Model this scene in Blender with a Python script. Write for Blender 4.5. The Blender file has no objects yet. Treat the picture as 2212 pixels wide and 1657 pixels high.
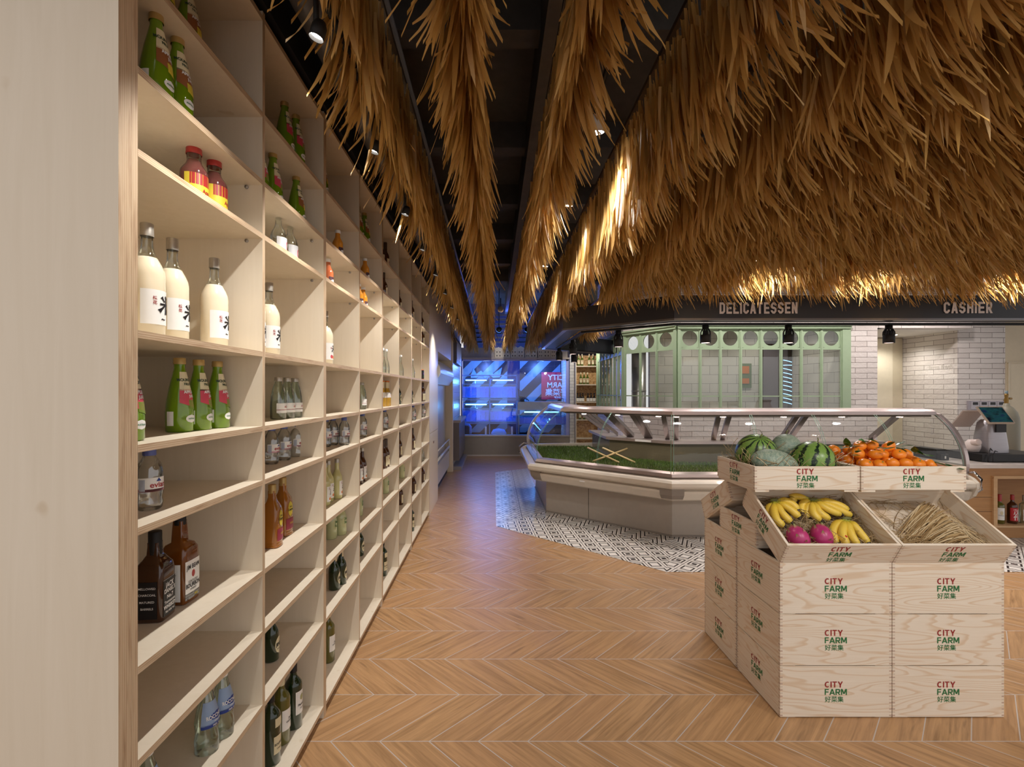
import bpy, math, random
from mathutils import Vector, Matrix
random.seed(7)
PI = math.pi
sc = bpy.context.scene
COL = sc.collection

# ------------------------------------------------------------ camera, world, exposure
H, F, VX, VY = 1.55, 1045.0, 1067.0, 846.0
cam_d = bpy.data.cameras.new('camera'); cam = bpy.data.objects.new('camera', cam_d); COL.objects.link(cam)
cam.location = (0, 0, H); cam.rotation_euler = (PI/2, 0, 0)
cam_d.sensor_width = 36; cam_d.sensor_fit = 'HORIZONTAL'; cam_d.lens = 36*F/2212
cam_d.shift_x = (1106-VX)/2212; cam_d.shift_y = (VY-828.5)/2212
cam_d.clip_start = 0.02
sc.camera = cam
w = bpy.data.worlds.new('world'); sc.world = w; w.use_nodes = True
w.node_tree.nodes['Background'].inputs[0].default_value = (1.0, 0.965, 0.965, 1)
w.node_tree.nodes['Background'].inputs[1].default_value = 0.78
sc.view_settings.view_transform = 'Standard'; sc.view_settings.look = 'None'
sc.view_settings.gamma = 1; sc.view_settings.exposure = 0.16
sc.view_settings.use_curve_mapping = False
sc.cycles.max_bounces = 8; sc.cycles.transparent_max_bounces = 24
sc.cycles.sample_clamp_indirect = 4.0

def lamp(kind, name, loc, energy, color=(1, .93, .85), aim=None, angle=90, blend=.5, size=.04, spread=None):
    d = bpy.data.lights.new(name, kind); d.energy = energy; d.color = color
    if kind in ('SPOT', 'POINT'): d.shadow_soft_size = size
    if kind == 'SPOT': d.spot_size = math.radians(angle); d.spot_blend = blend
    if kind == 'AREA': d.size = size
    o = bpy.data.objects.new(name, d); COL.objects.link(o); o.location = loc
    if aim is not None:
        v = Vector(aim)-Vector(loc); o.rotation_euler = v.to_track_quat('-Z', 'Y').to_euler()
    return o

# light from the track lamps along the shelving (fixtures are built further down)
SHELF_LAMPS = [(-.478, y, 2.50) for y in (1.30, 1.92, 2.6, 3.25, 3.95, 4.7, 5.5, 6.4)]
for (x, y, z) in SHELF_LAMPS:
    lamp('SPOT', 'shelf_lamp_light', (x, y, z-.03), 36, (1, .97, .94), (x-.35, y+.03, z-1.0), 96, 1.0, .014)
# downlights hung between the thatch rows
DOWN = [((.58, 2.75, 3.02), (.75, 3.4, 0), 60), ((.58, 3.83, 3.02), (.5, 4.5, 0), 60), ((.58, 5.6, 3.0), (.2, 5.9, 0), 50),
        ((1.475, 1.0, 2.42), (1.6, 2.45, .9), 30), ((2.375, 1.0, 2.42), (2.2, 2.5, .9), 40), ((2.375, 4.35, 2.74), (2.2, 3.4, 0), 85),
        ((3.275, 4.35, 2.74), (3.2, 3.4, 0), 85), ((4.625, 4.3, 2.74), (4.2, 3.6, 0), 120), ((3.275, 1.6, 2.75), (3.0, 2.4, 0), 30),
        ((.12, 8.6, 3.0), (.5, 11.7, 2.2), 90)]
for p in ((3.5, 6.7, 3.3), (5.0, 6.7, 3.3), (6.6, 6.8, 3.3), (1.9, 7.4, 3.3)):
    lamp('SPOT', 'added_aisle_fill', p, 80, (1, .90, .87), (p[0], p[1]+.5, 0), 140, .7, .06)  # unseen fill spots without fixtures, added to brighten the kitchen front
for a, b, e in DOWN:
    lamp('SPOT', 'downlight_light', (a[0], a[1], a[2]-.02), e, (1, .95, .91), b, 105, .8, .05)

# ------------------------------------------------------------ materials
def lin(c):
    return tuple(((v/255)/12.92 if v/255 <= .04045 else (((v/255)+.055)/1.055)**2.4) for v in c)
class NT:
    def __init__(s, name):
        s.m = bpy.data.materials.new(name); s.m.use_nodes = True; s.t = s.m.node_tree; s.n = s.t.nodes; s.l = s.t.links
        s.b = s.n['Principled BSDF']; s.out = s.n['Material Output']
    def new(s, t, **kw):
        x = s.n.new(t)
        for k, v in kw.items(): setattr(x, k, v)
        return x
    def link(s, a, b): s.l.new(a, b)
    def math(s, op, a, b=None, c=None):
        x = s.new('ShaderNodeMath', operation=op)
        for i, v in enumerate((a, b, c)):
            if v is None: continue
            if isinstance(v, (int, float)): x.inputs[i].default_value = v
            else: s.link(v, x.inputs[i])
        return x.outputs[0]
    def mix(s, f, a, b):
        x = s.new('ShaderNodeMix', data_type='RGBA')
        if isinstance(f, (int, float)): x.inputs[0].default_value = f
        else: s.link(f, x.inputs[0])
        for i, v in ((6, a), (7, b)):
            if isinstance(v, tuple): x.inputs[i].default_value = (*v[:3], 1)
            else: s.link(v, x.inputs[i])
        return x.outputs[2]
    def ramp(s, f, stops):
        r = s.new('ShaderNodeValToRGB'); e = r.color_ramp.elements
        while len(e) < len(stops): e.new(.5)
        for i, (p, c) in enumerate(stops): e[i].position = p; e[i].color = (*c, 1)
        s.link(f, r.inputs[0]); return r.outputs[0]
    def coord(s, kind='Object'):
        return s.new('ShaderNodeTexCoord').outputs[kind]
    def map(s, v, scale=(1, 1, 1), rot=(0, 0, 0), loc=(0, 0, 0)):
        x = s.new('ShaderNodeMapping'); x.inputs['Scale'].default_value = scale; x.inputs['Rotation'].default_value = rot
        x.inputs['Location'].default_value = loc; s.link(v, x.inputs[0]); return x.outputs[0]
    def noise(s, v, scale, detail=3, rough=.5, dist=0):
        x = s.new('ShaderNodeTexNoise'); x.inputs['Scale'].default_value = scale; x.inputs['Detail'].default_value = detail
        x.inputs['Roughness'].default_value = rough; x.inputs['Distortion'].default_value = dist
        if v is not None: s.link(v, x.inputs['Vector'])
        return x.outputs[0]
    def sep(s, v):
        x = s.new('ShaderNodeSeparateXYZ'); s.link(v, x.inputs[0]); return x.outputs
    def comb(s, a, b, c=0.0):
        x = s.new('ShaderNodeCombineXYZ')
        for i, v in enumerate((a, b, c)):
            if isinstance(v, (int, float)): x.inputs[i].default_value = v
            else: s.link(v, x.inputs[i])
        return x.outputs[0]
    def set(s, color=None, rough=.5, metal=0, spec=None, coat=0, bump=None, bstr=.2, bdist=.002):
        if color is not None:
            if isinstance(color, tuple): s.b.inputs['Base Color'].default_value = (*color, 1)
            else: s.link(color, s.b.inputs['Base Color'])
        if isinstance(rough, (int, float)): s.b.inputs['Roughness'].default_value = rough
        else: s.link(rough, s.b.inputs['Roughness'])
        s.b.inputs['Metallic'].default_value = metal
        if spec is not None: s.b.inputs['Specular IOR Level'].default_value = spec
        s.b.inputs['Coat Weight'].default_value = coat
        if bump is not None:
            x = s.new('ShaderNodeBump'); x.inputs['Strength'].default_value = bstr; x.inputs['Distance'].default_value = bdist
            s.link(bump, x.inputs['Height']); s.link(x.outputs[0], s.b.inputs['Normal'])
        return s.m
MC = {}
def flat(rgb, rough=.5, metal=0, coat=0, spec=None, noise=.06):
    k = ('flat', rgb, rough, metal, coat, spec)
    if k in MC: return MC[k]
    t = NT('paint'); c = lin(rgb)
    n = t.noise(t.coord(), 14, 4)
    col = t.mix(n, tuple(v*(1-noise) for v in c), tuple(min(1, v*(1+noise)) for v in c))
    MC[k] = t.set(col, rough, metal, spec, coat); return MC[k]
def emit(rgb, strength):
    k = ('emit', rgb, strength)
    if k in MC: return MC[k]
    t = NT('glow'); t.b.inputs['Base Color'].default_value = (*lin(rgb), 1)
    t.b.inputs['Emission Color'].default_value = (*lin(rgb), 1); t.b.inputs['Emission Strength'].default_value = strength
    MC[k] = t.m; return t.m
def pane(tint=(1, 1, 1), refl=.06, name='glass', gloss=(1, 1, 1)):
    k = ('pane', tint, refl, name)
    if k in MC: return MC[k]
    t = NT(name)
    tr = t.new('ShaderNodeBsdfTransparent'); tr.inputs[0].default_value = (*tint, 1)
    gl = t.new('ShaderNodeBsdfGlossy'); gl.inputs['Roughness'].default_value = .02; gl.inputs[0].default_value = (*gloss, 1)
    fr = t.new('ShaderNodeLayerWeight'); fr.inputs[0].default_value = .25
    f = t.math('ADD', t.math('MULTIPLY', fr.outputs['Fresnel'], .8), refl)
    mx = t.new('ShaderNodeMixShader'); t.link(f, mx.inputs[0]); t.link(tr.outputs[0], mx.inputs[1]); t.link(gl.outputs[0], mx.inputs[2])
    t.link(mx.outputs[0], t.out.inputs[0]); MC[k] = t.m; return t.m

def m_ply():
    t = NT('birch_plywood'); v = t.coord()
    g = t.noise(t.map(v, (26, 26, 1.6)), 1.2, 4, .6, .8)
    g2 = t.noise(t.map(v, (3, 3, 1.2)), 2.0, 3)
    c = t.mix(g, lin((222, 208, 184)), lin((238, 226, 206)))
    c = t.mix(t.math('MULTIPLY', g2, .35), c, lin((224, 206, 178)))
    k = t.noise(t.map(v, loc=(3, 1, 2)), 9, 2)
    c = t.mix(t.ramp(k, [(.74, (0, 0, 0)), (.78, (.35, .35, .35))]), c, lin((190, 160, 115)))
    return t.set(c, .42)
def m_edge(axis):
    t = NT('plywood_edge'); s = t.sep(t.coord()); a = s['XYZ'.index(axis)]
    v = t.coord()
    wob = t.math('MULTIPLY', t.noise(v, 7, 2), .0025)
    ph = t.math('FRACT', t.math('MULTIPLY', t.math('ADD', a, wob), 1/.0052))
    n = t.noise(t.map(v, (30, 9, 260) if axis == 'Z' else (30, 260, 5)), 1.0, 4, .7)
    n2 = t.noise(t.map(v, (6, 5, 50) if axis == 'Z' else (6, 50, 5)), 1.5, 3)
    c = t.mix(t.ramp(ph, [(.40, (0, 0, 0)), (.6, (.75, .75, .75))]), lin((214, 190, 158)), lin((168, 130, 92)))
    c = t.mix(t.ramp(n, [(.35, (0, 0, 0)), (.65, (.8, .8, .8))]), c, lin((206, 180, 146)))
    c = t.mix(t.ramp(n2, [(.5, (0, 0, 0)), (.75, (.7, .7, .7))]), c, lin((150, 112, 78)))
    return t.set(c, .6)
def m_pine(axis='X'):
    t = NT('pine_board'); v = t.new('ShaderNodeObjectInfo')
    base = t.coord()
    off = t.math('MULTIPLY', v.outputs['Random'], 37.0)
    vv = t.new('ShaderNodeVectorMath', operation='ADD'); t.link(base, vv.inputs[0])
    t.link(t.comb(off, t.math('MULTIPLY', off, .37), t.math('MULTIPLY', off, .71)), vv.inputs[1]); p = vv.outputs[0]
    big = t.noise(t.map(p, (.55, .55, 4.6)), 2.2, 2, .35, .15)
    rings = t.math('FRACT', t.math('MULTIPLY', big, 17))
    ring = t.ramp(rings, [(0, (0, 0, 0)), (.60, (.08, .08, .08)), (.86, (.9, .9, .9)), (.93, (.75, .75, .75)), (1, (0, 0, 0))])
    fine = t.noise(t.map(p, (4, 4, 160)), 2, 3)
    c = t.mix(fine, lin((226, 211, 188)), lin((240, 228, 210)))
    c = t.mix(t.math('MULTIPLY', ring, .55), c, lin((205, 165, 118)))
    return t.set(c, .5)
def m_floor():
    t = NT('oak_chevron_tile'); s = t.sep(t.coord('Object')); X, Y = s[0], s[1]
    P = .33; wd = .2185
    r = t.math('DIVIDE', t.math('SUBTRACT', Y, 2.144), P)
    n = t.math('FLOOR', r); f = t.math('FRACT', r)
    par = t.math('FRACT', t.math('MULTIPLY', n, .5)); par = t.math('GREATER_THAN', t.math('ABSOLUTE', par), .25)
    tri = t.math('ADD', t.math('MULTIPLY', t.math('SUBTRACT', 1, par), f), t.math('MULTIPLY', par, t.math('SUBTRACT', 1, f)))
    u = t.math('DIVIDE', t.math('ADD', t.math('SUBTRACT', X, t.math('MULTIPLY', tri, P)), .725), wd)
    uid = t.math('FLOOR', u); uf = t.math('FRACT', u)
    g1 = t.math('LESS_THAN', t.math('MINIMUM', uf, t.math('SUBTRACT', 1, uf)), .0135)
    g2 = t.math('LESS_THAN', t.math('MINIMUM', f, t.math('SUBTRACT', 1, f)), .0062)
    grout = t.math('MAXIMUM', g1, g2)
    wn = t.new('ShaderNodeTexWhiteNoise', noise_dimensions='2D'); t.link(t.comb(n, uid), wn.inputs['Vector'])
    rnd = wn.outputs['Value']
    along = t.math('MULTIPLY', Y, 2.2)
    gv = t.comb(t.math('MULTIPLY', u, 5.0), along, t.math('MULTIPLY', rnd, 40))
    g = t.noise(gv, 1.6, 5, .62, .6)
    gf = t.noise(t.comb(t.math('MULTIPLY', u, 60), t.math('MULTIPLY', Y, 5), t.math('MULTIPLY', rnd, 9)), 1, 3)
    c = t.mix(t.ramp(g, [(.26, (0, 0, 0)), (.62, (1, 1, 1))]), lin((134, 100, 64)), lin((192, 150, 104)))
    c = t.mix(t.math('MULTIPLY', gf, .22), c, lin((150, 112, 74)))
    c = t.mix(t.math('MULTIPLY', rnd, .28), c, lin((184, 138, 98)))
    kn = t.noise(t.comb(t.math('MULTIPLY', u, 2.2), t.math('MULTIPLY', Y, 2.6), t.math('MULTIPLY', rnd, 17)), 2.0, 2)
    c = t.mix(t.ramp(kn, [(.66, (0, 0, 0)), (.74, (.5, .5, .5))]), c, lin((118, 88, 58)))
    c = t.mix(grout, c, lin((188, 178, 170)))
    return t.set(c, .34, bump=t.math('SUBTRACT', 1, grout), bstr=.3, bdist=.001)
def m_geo(rot, ox, oy):
    """black and white ring tiles; object coordinates turned by rot about (ox, oy)"""
    t = NT('geometric_tile'); v = t.coord('Object')
    sv = t.new('ShaderNodeVectorMath', operation='SUBTRACT'); t.link(v, sv.inputs[0]); sv.inputs[1].default_value = (ox, oy, 0)
    vr = t.new('ShaderNodeVectorRotate', rotation_type='Z_AXIS'); t.link(sv.outputs[0], vr.inputs[0]); vr.inputs['Angle'].default_value = rot
    s = t.sep(vr.outputs[0]); X, Y = s[0], s[1]     # Y = distance in front of the plinth is negative
    p = .205
    a = t.math('DIVIDE', t.math('ADD', X, Y), p); b = t.math('DIVIDE', t.math('SUBTRACT', X, Y), p)
    fa = t.math('ABSOLUTE', t.math('SUBTRACT', t.math('FRACT', a), .5)); fb = t.math('ABSOLUTE', t.math('SUBTRACT', t.math('FRACT', b), .5))
    m = t.math('MULTIPLY', t.math('MAXIMUM', fa, fb), 2)
    par = t.math('FRACT', t.math('MULTIPLY', t.math('FLOOR', a), .5))
    bl = lambda lo, hi: t.math('MULTIPLY', t.math('GREATER_THAN', m, lo), t.math('LESS_THAN', m, hi))
    k = t.math('MAXIMUM', bl(.50, .70), bl(.955, 2)); k = t.math('MAXIMUM', k, t.math('MULTIPLY', t.math('LESS_THAN', m, .30), t.math('GREATER_THAN', par, .2)))
    # chevron border, .30 deep
    D = t.math('MULTIPLY', Y, -1)
    au = t.math('MULTIPLY', t.math('ABSOLUTE', t.math('SUBTRACT', t.math('FRACT', t.math('DIVIDE', X, .23)), .5)), .23)
    q = t.math('DIVIDE', t.math('SUBTRACT', D, t.math('MULTIPLY', au, 2.2)), .105)
    fq = t.math('FRACT', q)
    kb = t.math('MAXIMUM', t.math('LESS_THAN', fq, .36), t.math('MULTIPLY', t.math('GREATER_THAN', fq, .60), t.math('LESS_THAN', fq, .68)))
    isb = t.math('LESS_THAN', D, .33)
    edge = t.math('LESS_THAN', t.math('ABSOLUTE', t.math('SUBTRACT', D, .33)), .004)
    k = t.math('ADD', t.math('MULTIPLY', isb, kb), t.math('MULTIPLY', t.math('SUBTRACT', 1, isb), k))
    k = t.math('MINIMUM', t.math('MAXIMUM', k, edge), 1)
    c = t.mix(k, lin((226, 220, 212)), lin((44, 40, 40)))
    return t.set(c, .28)
def m_brick(scale_w, scale_h, c1, c2, mort, rough=.7, bd=.006, mort_w=.008, name='painted_brick', off=.5, nz=.5):
    t = NT(name); v = t.new('ShaderNodeTexCoord').outputs['UV']
    dist = t.new('ShaderNodeVectorMath', operation='ADD'); t.link(v, dist.inputs[0])
    nn = t.new('ShaderNodeTexNoise'); nn.inputs['Scale'].default_value = 5; t.link(v, nn.inputs['Vector'])
    sm = t.new('ShaderNodeVectorMath', operation='SCALE'); t.link(nn.outputs['Color'], sm.inputs[0]); sm.inputs['Scale'].default_value = .012*nz
    t.link(sm.outputs[0], dist.inputs[1])
    br = t.new('ShaderNodeTexBrick'); t.link(dist.outputs[0], br.inputs['Vector'])
    br.offset = off; br.inputs['Scale'].default_value = 1; br.inputs['Brick Width'].default_value = scale_w; br.inputs['Row Height'].default_value = scale_h
    br.inputs['Mortar Size'].default_value = mort_w; br.inputs['Mortar Smooth'].default_value = .3
    br.inputs['Color1'].default_value = (*lin(c1), 1); br.inputs['Color2'].default_value = (*lin(c2), 1); br.inputs['Mortar'].default_value = (*lin(mort), 1)
    rr = t.noise(v, 22, 5, .6)
    hgt = t.math('ADD', t.math('MULTIPLY', t.math('SUBTRACT', 1, br.outputs['Fac']), 1), t.math('MULTIPLY', rr, nz))
    return t.set(br.outputs['Color'], rough, bump=hgt, bstr=.7, bdist=bd)
def m_attr(name, stops, rough=.5, transl=0, scale=0):
    t = NT(name); a = t.new('ShaderNodeAttribute'); a.attribute_name = 'rnd'
    f = a.outputs['Fac']
    c = t.ramp(f, stops)
    if scale:
        n = t.noise(t.coord(), scale, 3); c = t.mix(t.math('MULTIPLY', n, .5), c, stops[0][1])
    m = t.set(c, rough)
    if transl:
        tr = t.new('ShaderNodeBsdfTranslucent'); t.link(c, tr.inputs[0])
        mx = t.new('ShaderNodeMixShader'); mx.inputs[0].default_value = transl
        t.link(t.b.outputs[0], mx.inputs[1]); t.link(tr.outputs[0], mx.inputs[2]); t.link(mx.outputs[0], t.out.inputs[0])
    return m
def m_osb():
    t = NT('strand_board'); v = t.coord()
    vo = t.new('ShaderNodeTexVoronoi'); vo.inputs['Scale'].default_value = 26; t.link(t.map(v, (1, 1, 2)), vo.inputs['Vector'])
    s = t.sep(vo.outputs['Color'])
    c = t.ramp(s[0], [(0, lin((150, 108, 62))), (.5, lin((196, 154, 100))), (1, lin((214, 178, 128)))])
    return t.set(c, .6)
def m_water_melon():
    t = NT('watermelon_rind'); v = t.coord(); s = t.sep(v)
    ang = t.math('ARCTAN2', s[1], s[0])
    wob = t.math('MULTIPLY', t.math('SUBTRACT', t.noise(v, 38, 5, .75), .5), 2.6)
    st = t.math('SINE', t.math('ADD', t.math('MULTIPLY', ang, 11), t.math('MULTIPLY', wob, 3.0)))
    k = t.ramp(st, [(.46, (0, 0, 0)), (.62, (1, 1, 1))])
    vein = t.noise(t.map(v, (3, 3, 1)), 40, 4, .7)
    c = t.mix(k, t.mix(vein, lin((92, 132, 52)), lin((138, 168, 84))), lin((22, 42, 26)))
    return t.set(c, .33)
def m_net():
    t = NT('netted_rind'); v = t.coord()
    n = t.noise(t.map(v, (1, 1, 3)), 30, 5, .7, 1.5)
    c = t.mix(t.ramp(n, [(.42, (0, 0, 0)), (.58, (1, 1, 1))]), lin((120, 142, 124)), lin((160, 170, 148)))
    return t.set(c, .5, bump=n, bstr=.3)
def m_banana():
    t = NT('banana_peel'); s = t.sep(t.coord())
    a = t.new('ShaderNodeAttribute'); a.attribute_name = 'rnd'
    n = t.noise(t.coord(), 35, 4, .6)
    c = t.ramp(a.outputs['Fac'], [(0, lin((66, 52, 34))), (.045, lin((150, 158, 44))), (.22, lin((220, 186, 58))), (.8, lin((238, 204, 84))), (.93, lin((214, 184, 60))), (.965, lin((52, 38, 28)))])
    c = t.mix(t.ramp(n, [(.60, (0, 0, 0)), (.70, (.45, .45, .45))]), c, lin((150, 108, 44)))
    return t.set(c, .42)
def m_dragon():
    t = NT('dragonfruit_skin'); n = t.noise(t.coord(), 14, 3)
    return t.set(t.mix(n, lin((150, 26, 84)), lin((204, 62, 126))), .35)
def m_steel(c=(170, 165, 160), rough=.3, metal=.85, name='brushed_steel'):
    t = NT(name); n = t.noise(t.map(t.coord(), (2, 2, 80)), 4, 3)
    col = lin(c)
    return t.set(t.mix(n, tuple(v*.85 for v in col), tuple(min(1, v*1.1) for v in col)), rough, metal)
def m_oak(c1=(160, 112, 66), c2=(196, 148, 96), name='counter_oak'):
    t = NT(name); v = t.coord(); s = t.sep(v)
    row = t.math('FLOOR', t.math('MULTIPLY', s[2], 13))
    g = t.noise(t.comb(t.math('MULTIPLY', s[0], 1.2), t.math('MULTIPLY', s[1], 4), t.math('ADD', t.math('MULTIPLY', s[2], 22), t.math('MULTIPLY', row, 7))), 3, 4, .6, .3)
    return t.set(t.mix(g, lin(c1), lin(c2)), .5)

PLY, EDGE_Z, EDGE_Y = m_ply(), m_edge('Z'), m_edge('Y')
PINE = m_pine(); PINE_END = flat((196, 170, 150), .7); PINE_END2 = flat((216, 200, 178), .7)
RED = flat((152, 38, 36), .6); GREEN = flat((36, 110, 58), .6)
BLACK = flat((16, 15, 15), .6); SOOT = flat((74, 68, 62), .8, noise=.3); DARK = flat((46, 43, 43), .5)
WHITE = flat((236, 234, 230), .5); CREAM = flat((224, 212, 182), .5); INK = flat((24, 22, 24), .5)
PALEW = flat((226, 222, 214), .25)
BRICK = m_brick(.37, .084, (228, 222, 216), (212, 204, 198), (128, 118, 110), .75, .016, .0035, 'painted_brick', nz=.9)
TILE = m_brick(.34, .17, (224, 218, 206), (215, 209, 198), (120, 112, 104), .3, .003, .003, 'wall_tile', nz=.0)
SMALLT = m_brick(.15, .075, (232, 230, 226), (224, 222, 218), (150, 150, 150), .3, .003, .004, 'small_wall_tile', nz=0)
THATCH = m_attr('dry_palm_leaf', [(0, lin((150, 114, 58))), (.45, lin((204, 162, 92))), (.8, lin((220, 184, 120))), (1, lin((226, 196, 146)))], .42, .42)
STRAW = m_attr('dry_straw', [(0, lin((138, 108, 66))), (.6, lin((190, 160, 112))), (1, lin((226, 206, 166)))], .6, .1)
TURF = m_attr('artificial_grass', [(0, lin((36, 62, 16))), (.6, lin((74, 108, 30))), (1, lin((112, 146, 52)))], .5, .1)
LEAF = m_attr('citrus_leaf', [(0, lin((22, 62, 22))), (1, lin((62, 118, 44)))], .3, .1)
MINT = flat((160, 182, 150), .4); MINT_D = flat((150, 188, 140), .45)
STEEL = m_steel(); CHROME = m_steel((225, 225, 228), .12, 1, 'chrome')
SATIN = m_steel((205, 190, 186), .32, .75, 'satin_aluminium')
CASE = flat((214, 204, 188), .35, coat=.2); CASE_G = flat((168, 158, 146), .4); CASE_D = flat((140, 130, 120), .4)
GLASS = pane((.97, .985, .975), .025); GLASS_E = flat((120, 160, 140), .15)
OSB = m_osb(); OAK = m_oak()
GRAPHITE = flat((44, 46, 52), .45)

# ------------------------------------------------------------ mesh helpers
class MB:
    def __init__(s): s.v = []; s.f = []; s.m = []; s.s = []; s.r = []; s.uv = {}; s.mi = 0; s.sm = False; s.rv = .5; s.X = None
    def add(s, vs, fs, sm=None):
        o = len(s.v)
        for p in vs:
            p = Vector(p)
            if s.X is not None: p = s.X @ p
            s.v.append(p)
        for f in fs:
            s.f.append([i+o for i in f]); s.m.append(s.mi); s.s.append(s.sm if sm is None else sm); s.r.append(s.rv)
    def box(s, x0, x1, y0, y1, z0, z1):
        s.add([(x0,y0,z0),(x1,y0,z0),(x1,y1,z0),(x0,y1,z0),(x0,y0,z1),(x1,y0,z1),(x1,y1,z1),(x0,y1,z1)],
              [(0,3,2,1),(4,5,6,7),(0,1,5,4),(1,2,6,5),(2,3,7,6),(3,0,4,7)], False)
    def boxm(s, x0, x1, y0, y1, z0, z1, faces):
        """faces: dict of 6 material indices order -z,+z,-y,+x,+y,-x"""
        keep = s.mi
        vs = [(x0,y0,z0),(x1,y0,z0),(x1,y1,z0),(x0,y1,z0),(x0,y0,z1),(x1,y0,z1),(x1,y1,z1),(x0,y1,z1)]
        o = len(s.v)
        for p in vs: s.v.append(Vector(p))
        for f, m in zip([(0,3,2,1),(4,5,6,7),(0,1,5,4),(1,2,6,5),(2,3,7,6),(3,0,4,7)], faces):
            s.f.append([i+o for i in f]); s.m.append(m); s.s.append(False); s.r.append(.5)
        s.mi = keep
    def quad(s, a, b, c, d): s.add([a, b, c, d], [(0, 1, 2, 3)], False)
    def tube(s, path, r, n=8, cap=True, rr=None):
        pts = [Vector(p) for p in path]; vs = []; fs = []
        up = Vector((0, 0, 1))
        for i, p in enumerate(pts):
            t = (pts[min(i+1, len(pts)-1)]-pts[max(i-1, 0)]).normalized()
            a = t.cross(up)
            if a.length < 1e-3: a = t.cross(Vector((1, 0, 0)))
            a.normalize(); b = t.cross(a); q = rr[i] if rr else r
            for k in range(n):
                th = 2*PI*k/n; vs.append(p+(a*math.cos(th)+b*math.sin(th))*q)
        for i in range(len(pts)-1):
            for k in range(n):
                fs.append((i*n+k, i*n+(k+1) % n, (i+1)*n+(k+1) % n, (i+1)*n+k))
        if cap: fs.append(tuple(range(n))[::-1]); fs.append(tuple(range((len(pts)-1)*n, len(pts)*n)))
        s.add(vs, fs, True)
    def lathe(s, prof, n=24, a0=0, a1=2*PI, sq=0, cx=0, cy=0, off=0):
        full = abs(a1-a0-2*PI) < 1e-6; cols = n if full else n+1; vs = []; fs = []
        for (r, z) in prof:
            for k in range(cols):
                a = a0+(a1-a0)*k/n
                q = (r+off)*sqf(a, sq) if r > 1e-6 else 0
                vs.append((cx+q*math.cos(a), cy+q*math.sin(a), z))
        for i in range(len(prof)-1):
            for k in range(n):
                k2 = (k+1) % cols
                fs.append((i*cols+k, i*cols+k2, (i+1)*cols+k2, (i+1)*cols+k))
        s.add(vs, fs, True)
    def build(s, name, mats, parent=None, smooth=None, rnd=False, uvbox=False):
        me = bpy.data.meshes.new(name)
        off = base(parent)
        me.from_pydata([tuple(p-off) for p in s.v], [], s.f)
        if not isinstance(mats, (list, tuple)): mats = [mats]
        for m in mats: me.materials.append(m)
        me.polygons.foreach_set('material_index', s.m)
        me.polygons.foreach_set('use_smooth', s.s if smooth is None else [smooth]*len(s.f))
        if rnd:
            a = me.attributes.new('rnd', 'FLOAT', 'FACE'); a.data.foreach_set('value', s.r)
        if uvbox:
            ul = me.uv_layers.new(name='uv'); i = 0
            for p in me.polygons:
                nx, ny, nz = p.normal
                h = Vector((-ny, nx, 0)); 
                if h.length < .1: h = Vector((1, 0, 0))
                h.normalize()
                for li in p.loop_indices:
                    c = me.vertices[me.loops[li].vertex_index].co+off
                    ul.data[li].uv = (c.dot(h), c.z if abs(nz) < .7 else c.y)
        me.update()
        o = bpy.data.objects.new(name, me); COL.objects.link(o)
        if parent is not None: o.parent = parent
        return o
def sqf(a, sq):
    if sq <= 0: return 1
    m = max(abs(math.cos(a)), abs(math.sin(a)))
    return (1-sq)+sq*min(1/m, 1.30)
def base(o):
    v = Vector((0, 0, 0))
    while o is not None: v += o.location; o = o.parent
    return v
def tag(o, label, cat=None, group=None, kind=None):
    if label: o['label'] = label
    if cat: o['category'] = cat
    if group: o['group'] = group
    if kind: o['kind'] = kind
    return o
def thing(name, loc, label, cat, group=None):
    o = bpy.data.objects.new(name, None); COL.objects.link(o); o.location = loc; o.empty_display_size = .05
    return tag(o, label, cat, group)
def struct(name, mb, mats, parent=None, uvbox=False):
    o = mb.build(name, mats, parent, uvbox=uvbox)
    if parent is None: o['kind'] = 'structure'
    return o
def kids(o): return [c for c in COL.objects if c.parent == o]
KID = {}
def copy_tree(o, parent=None):
    c = o.copy(); COL.objects.link(c); c.parent = parent
    for ch in KID.setdefault(o.name, kids(o)): copy_tree(ch, c)
    return c
TXT = {}
def text_mesh(body, size, bold=0, wide=1.0, align='LEFT'):
    """flat outline of a word, as (vertices, faces)"""
    k = (body, size, bold, wide, align)
    if k in TXT: return TXT[k]
    cu = bpy.data.curves.new('word', 'FONT'); cu.body = body; cu.size = size; cu.offset = bold; cu.align_x = align; cu.resolution_u = 3
    o = bpy.data.objects.new('word', cu); COL.objects.link(o)
    dg = bpy.context.evaluated_depsgraph_get(); me = bpy.data.meshes.new_from_object(o.evaluated_get(dg))
    vs = [(v.co.x*wide, v.co.y) for v in me.vertices]; fs = [tuple(p.vertices) for p in me.polygons]
    bpy.data.objects.remove(o); bpy.data.curves.remove(cu); bpy.data.meshes.remove(me)
    TXT[k] = (vs, fs); return TXT[k]
def put_text(mb, body, size, origin, ux, uz, bold=0, wide=1.0, align='LEFT'):
    vs, fs = text_mesh(body, size, bold, wide, align)
    O, U, Z = Vector(origin), Vector(ux), Vector(uz)
    mb.add([O+U*x+Z*y for x, y in vs], fs, False)

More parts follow.
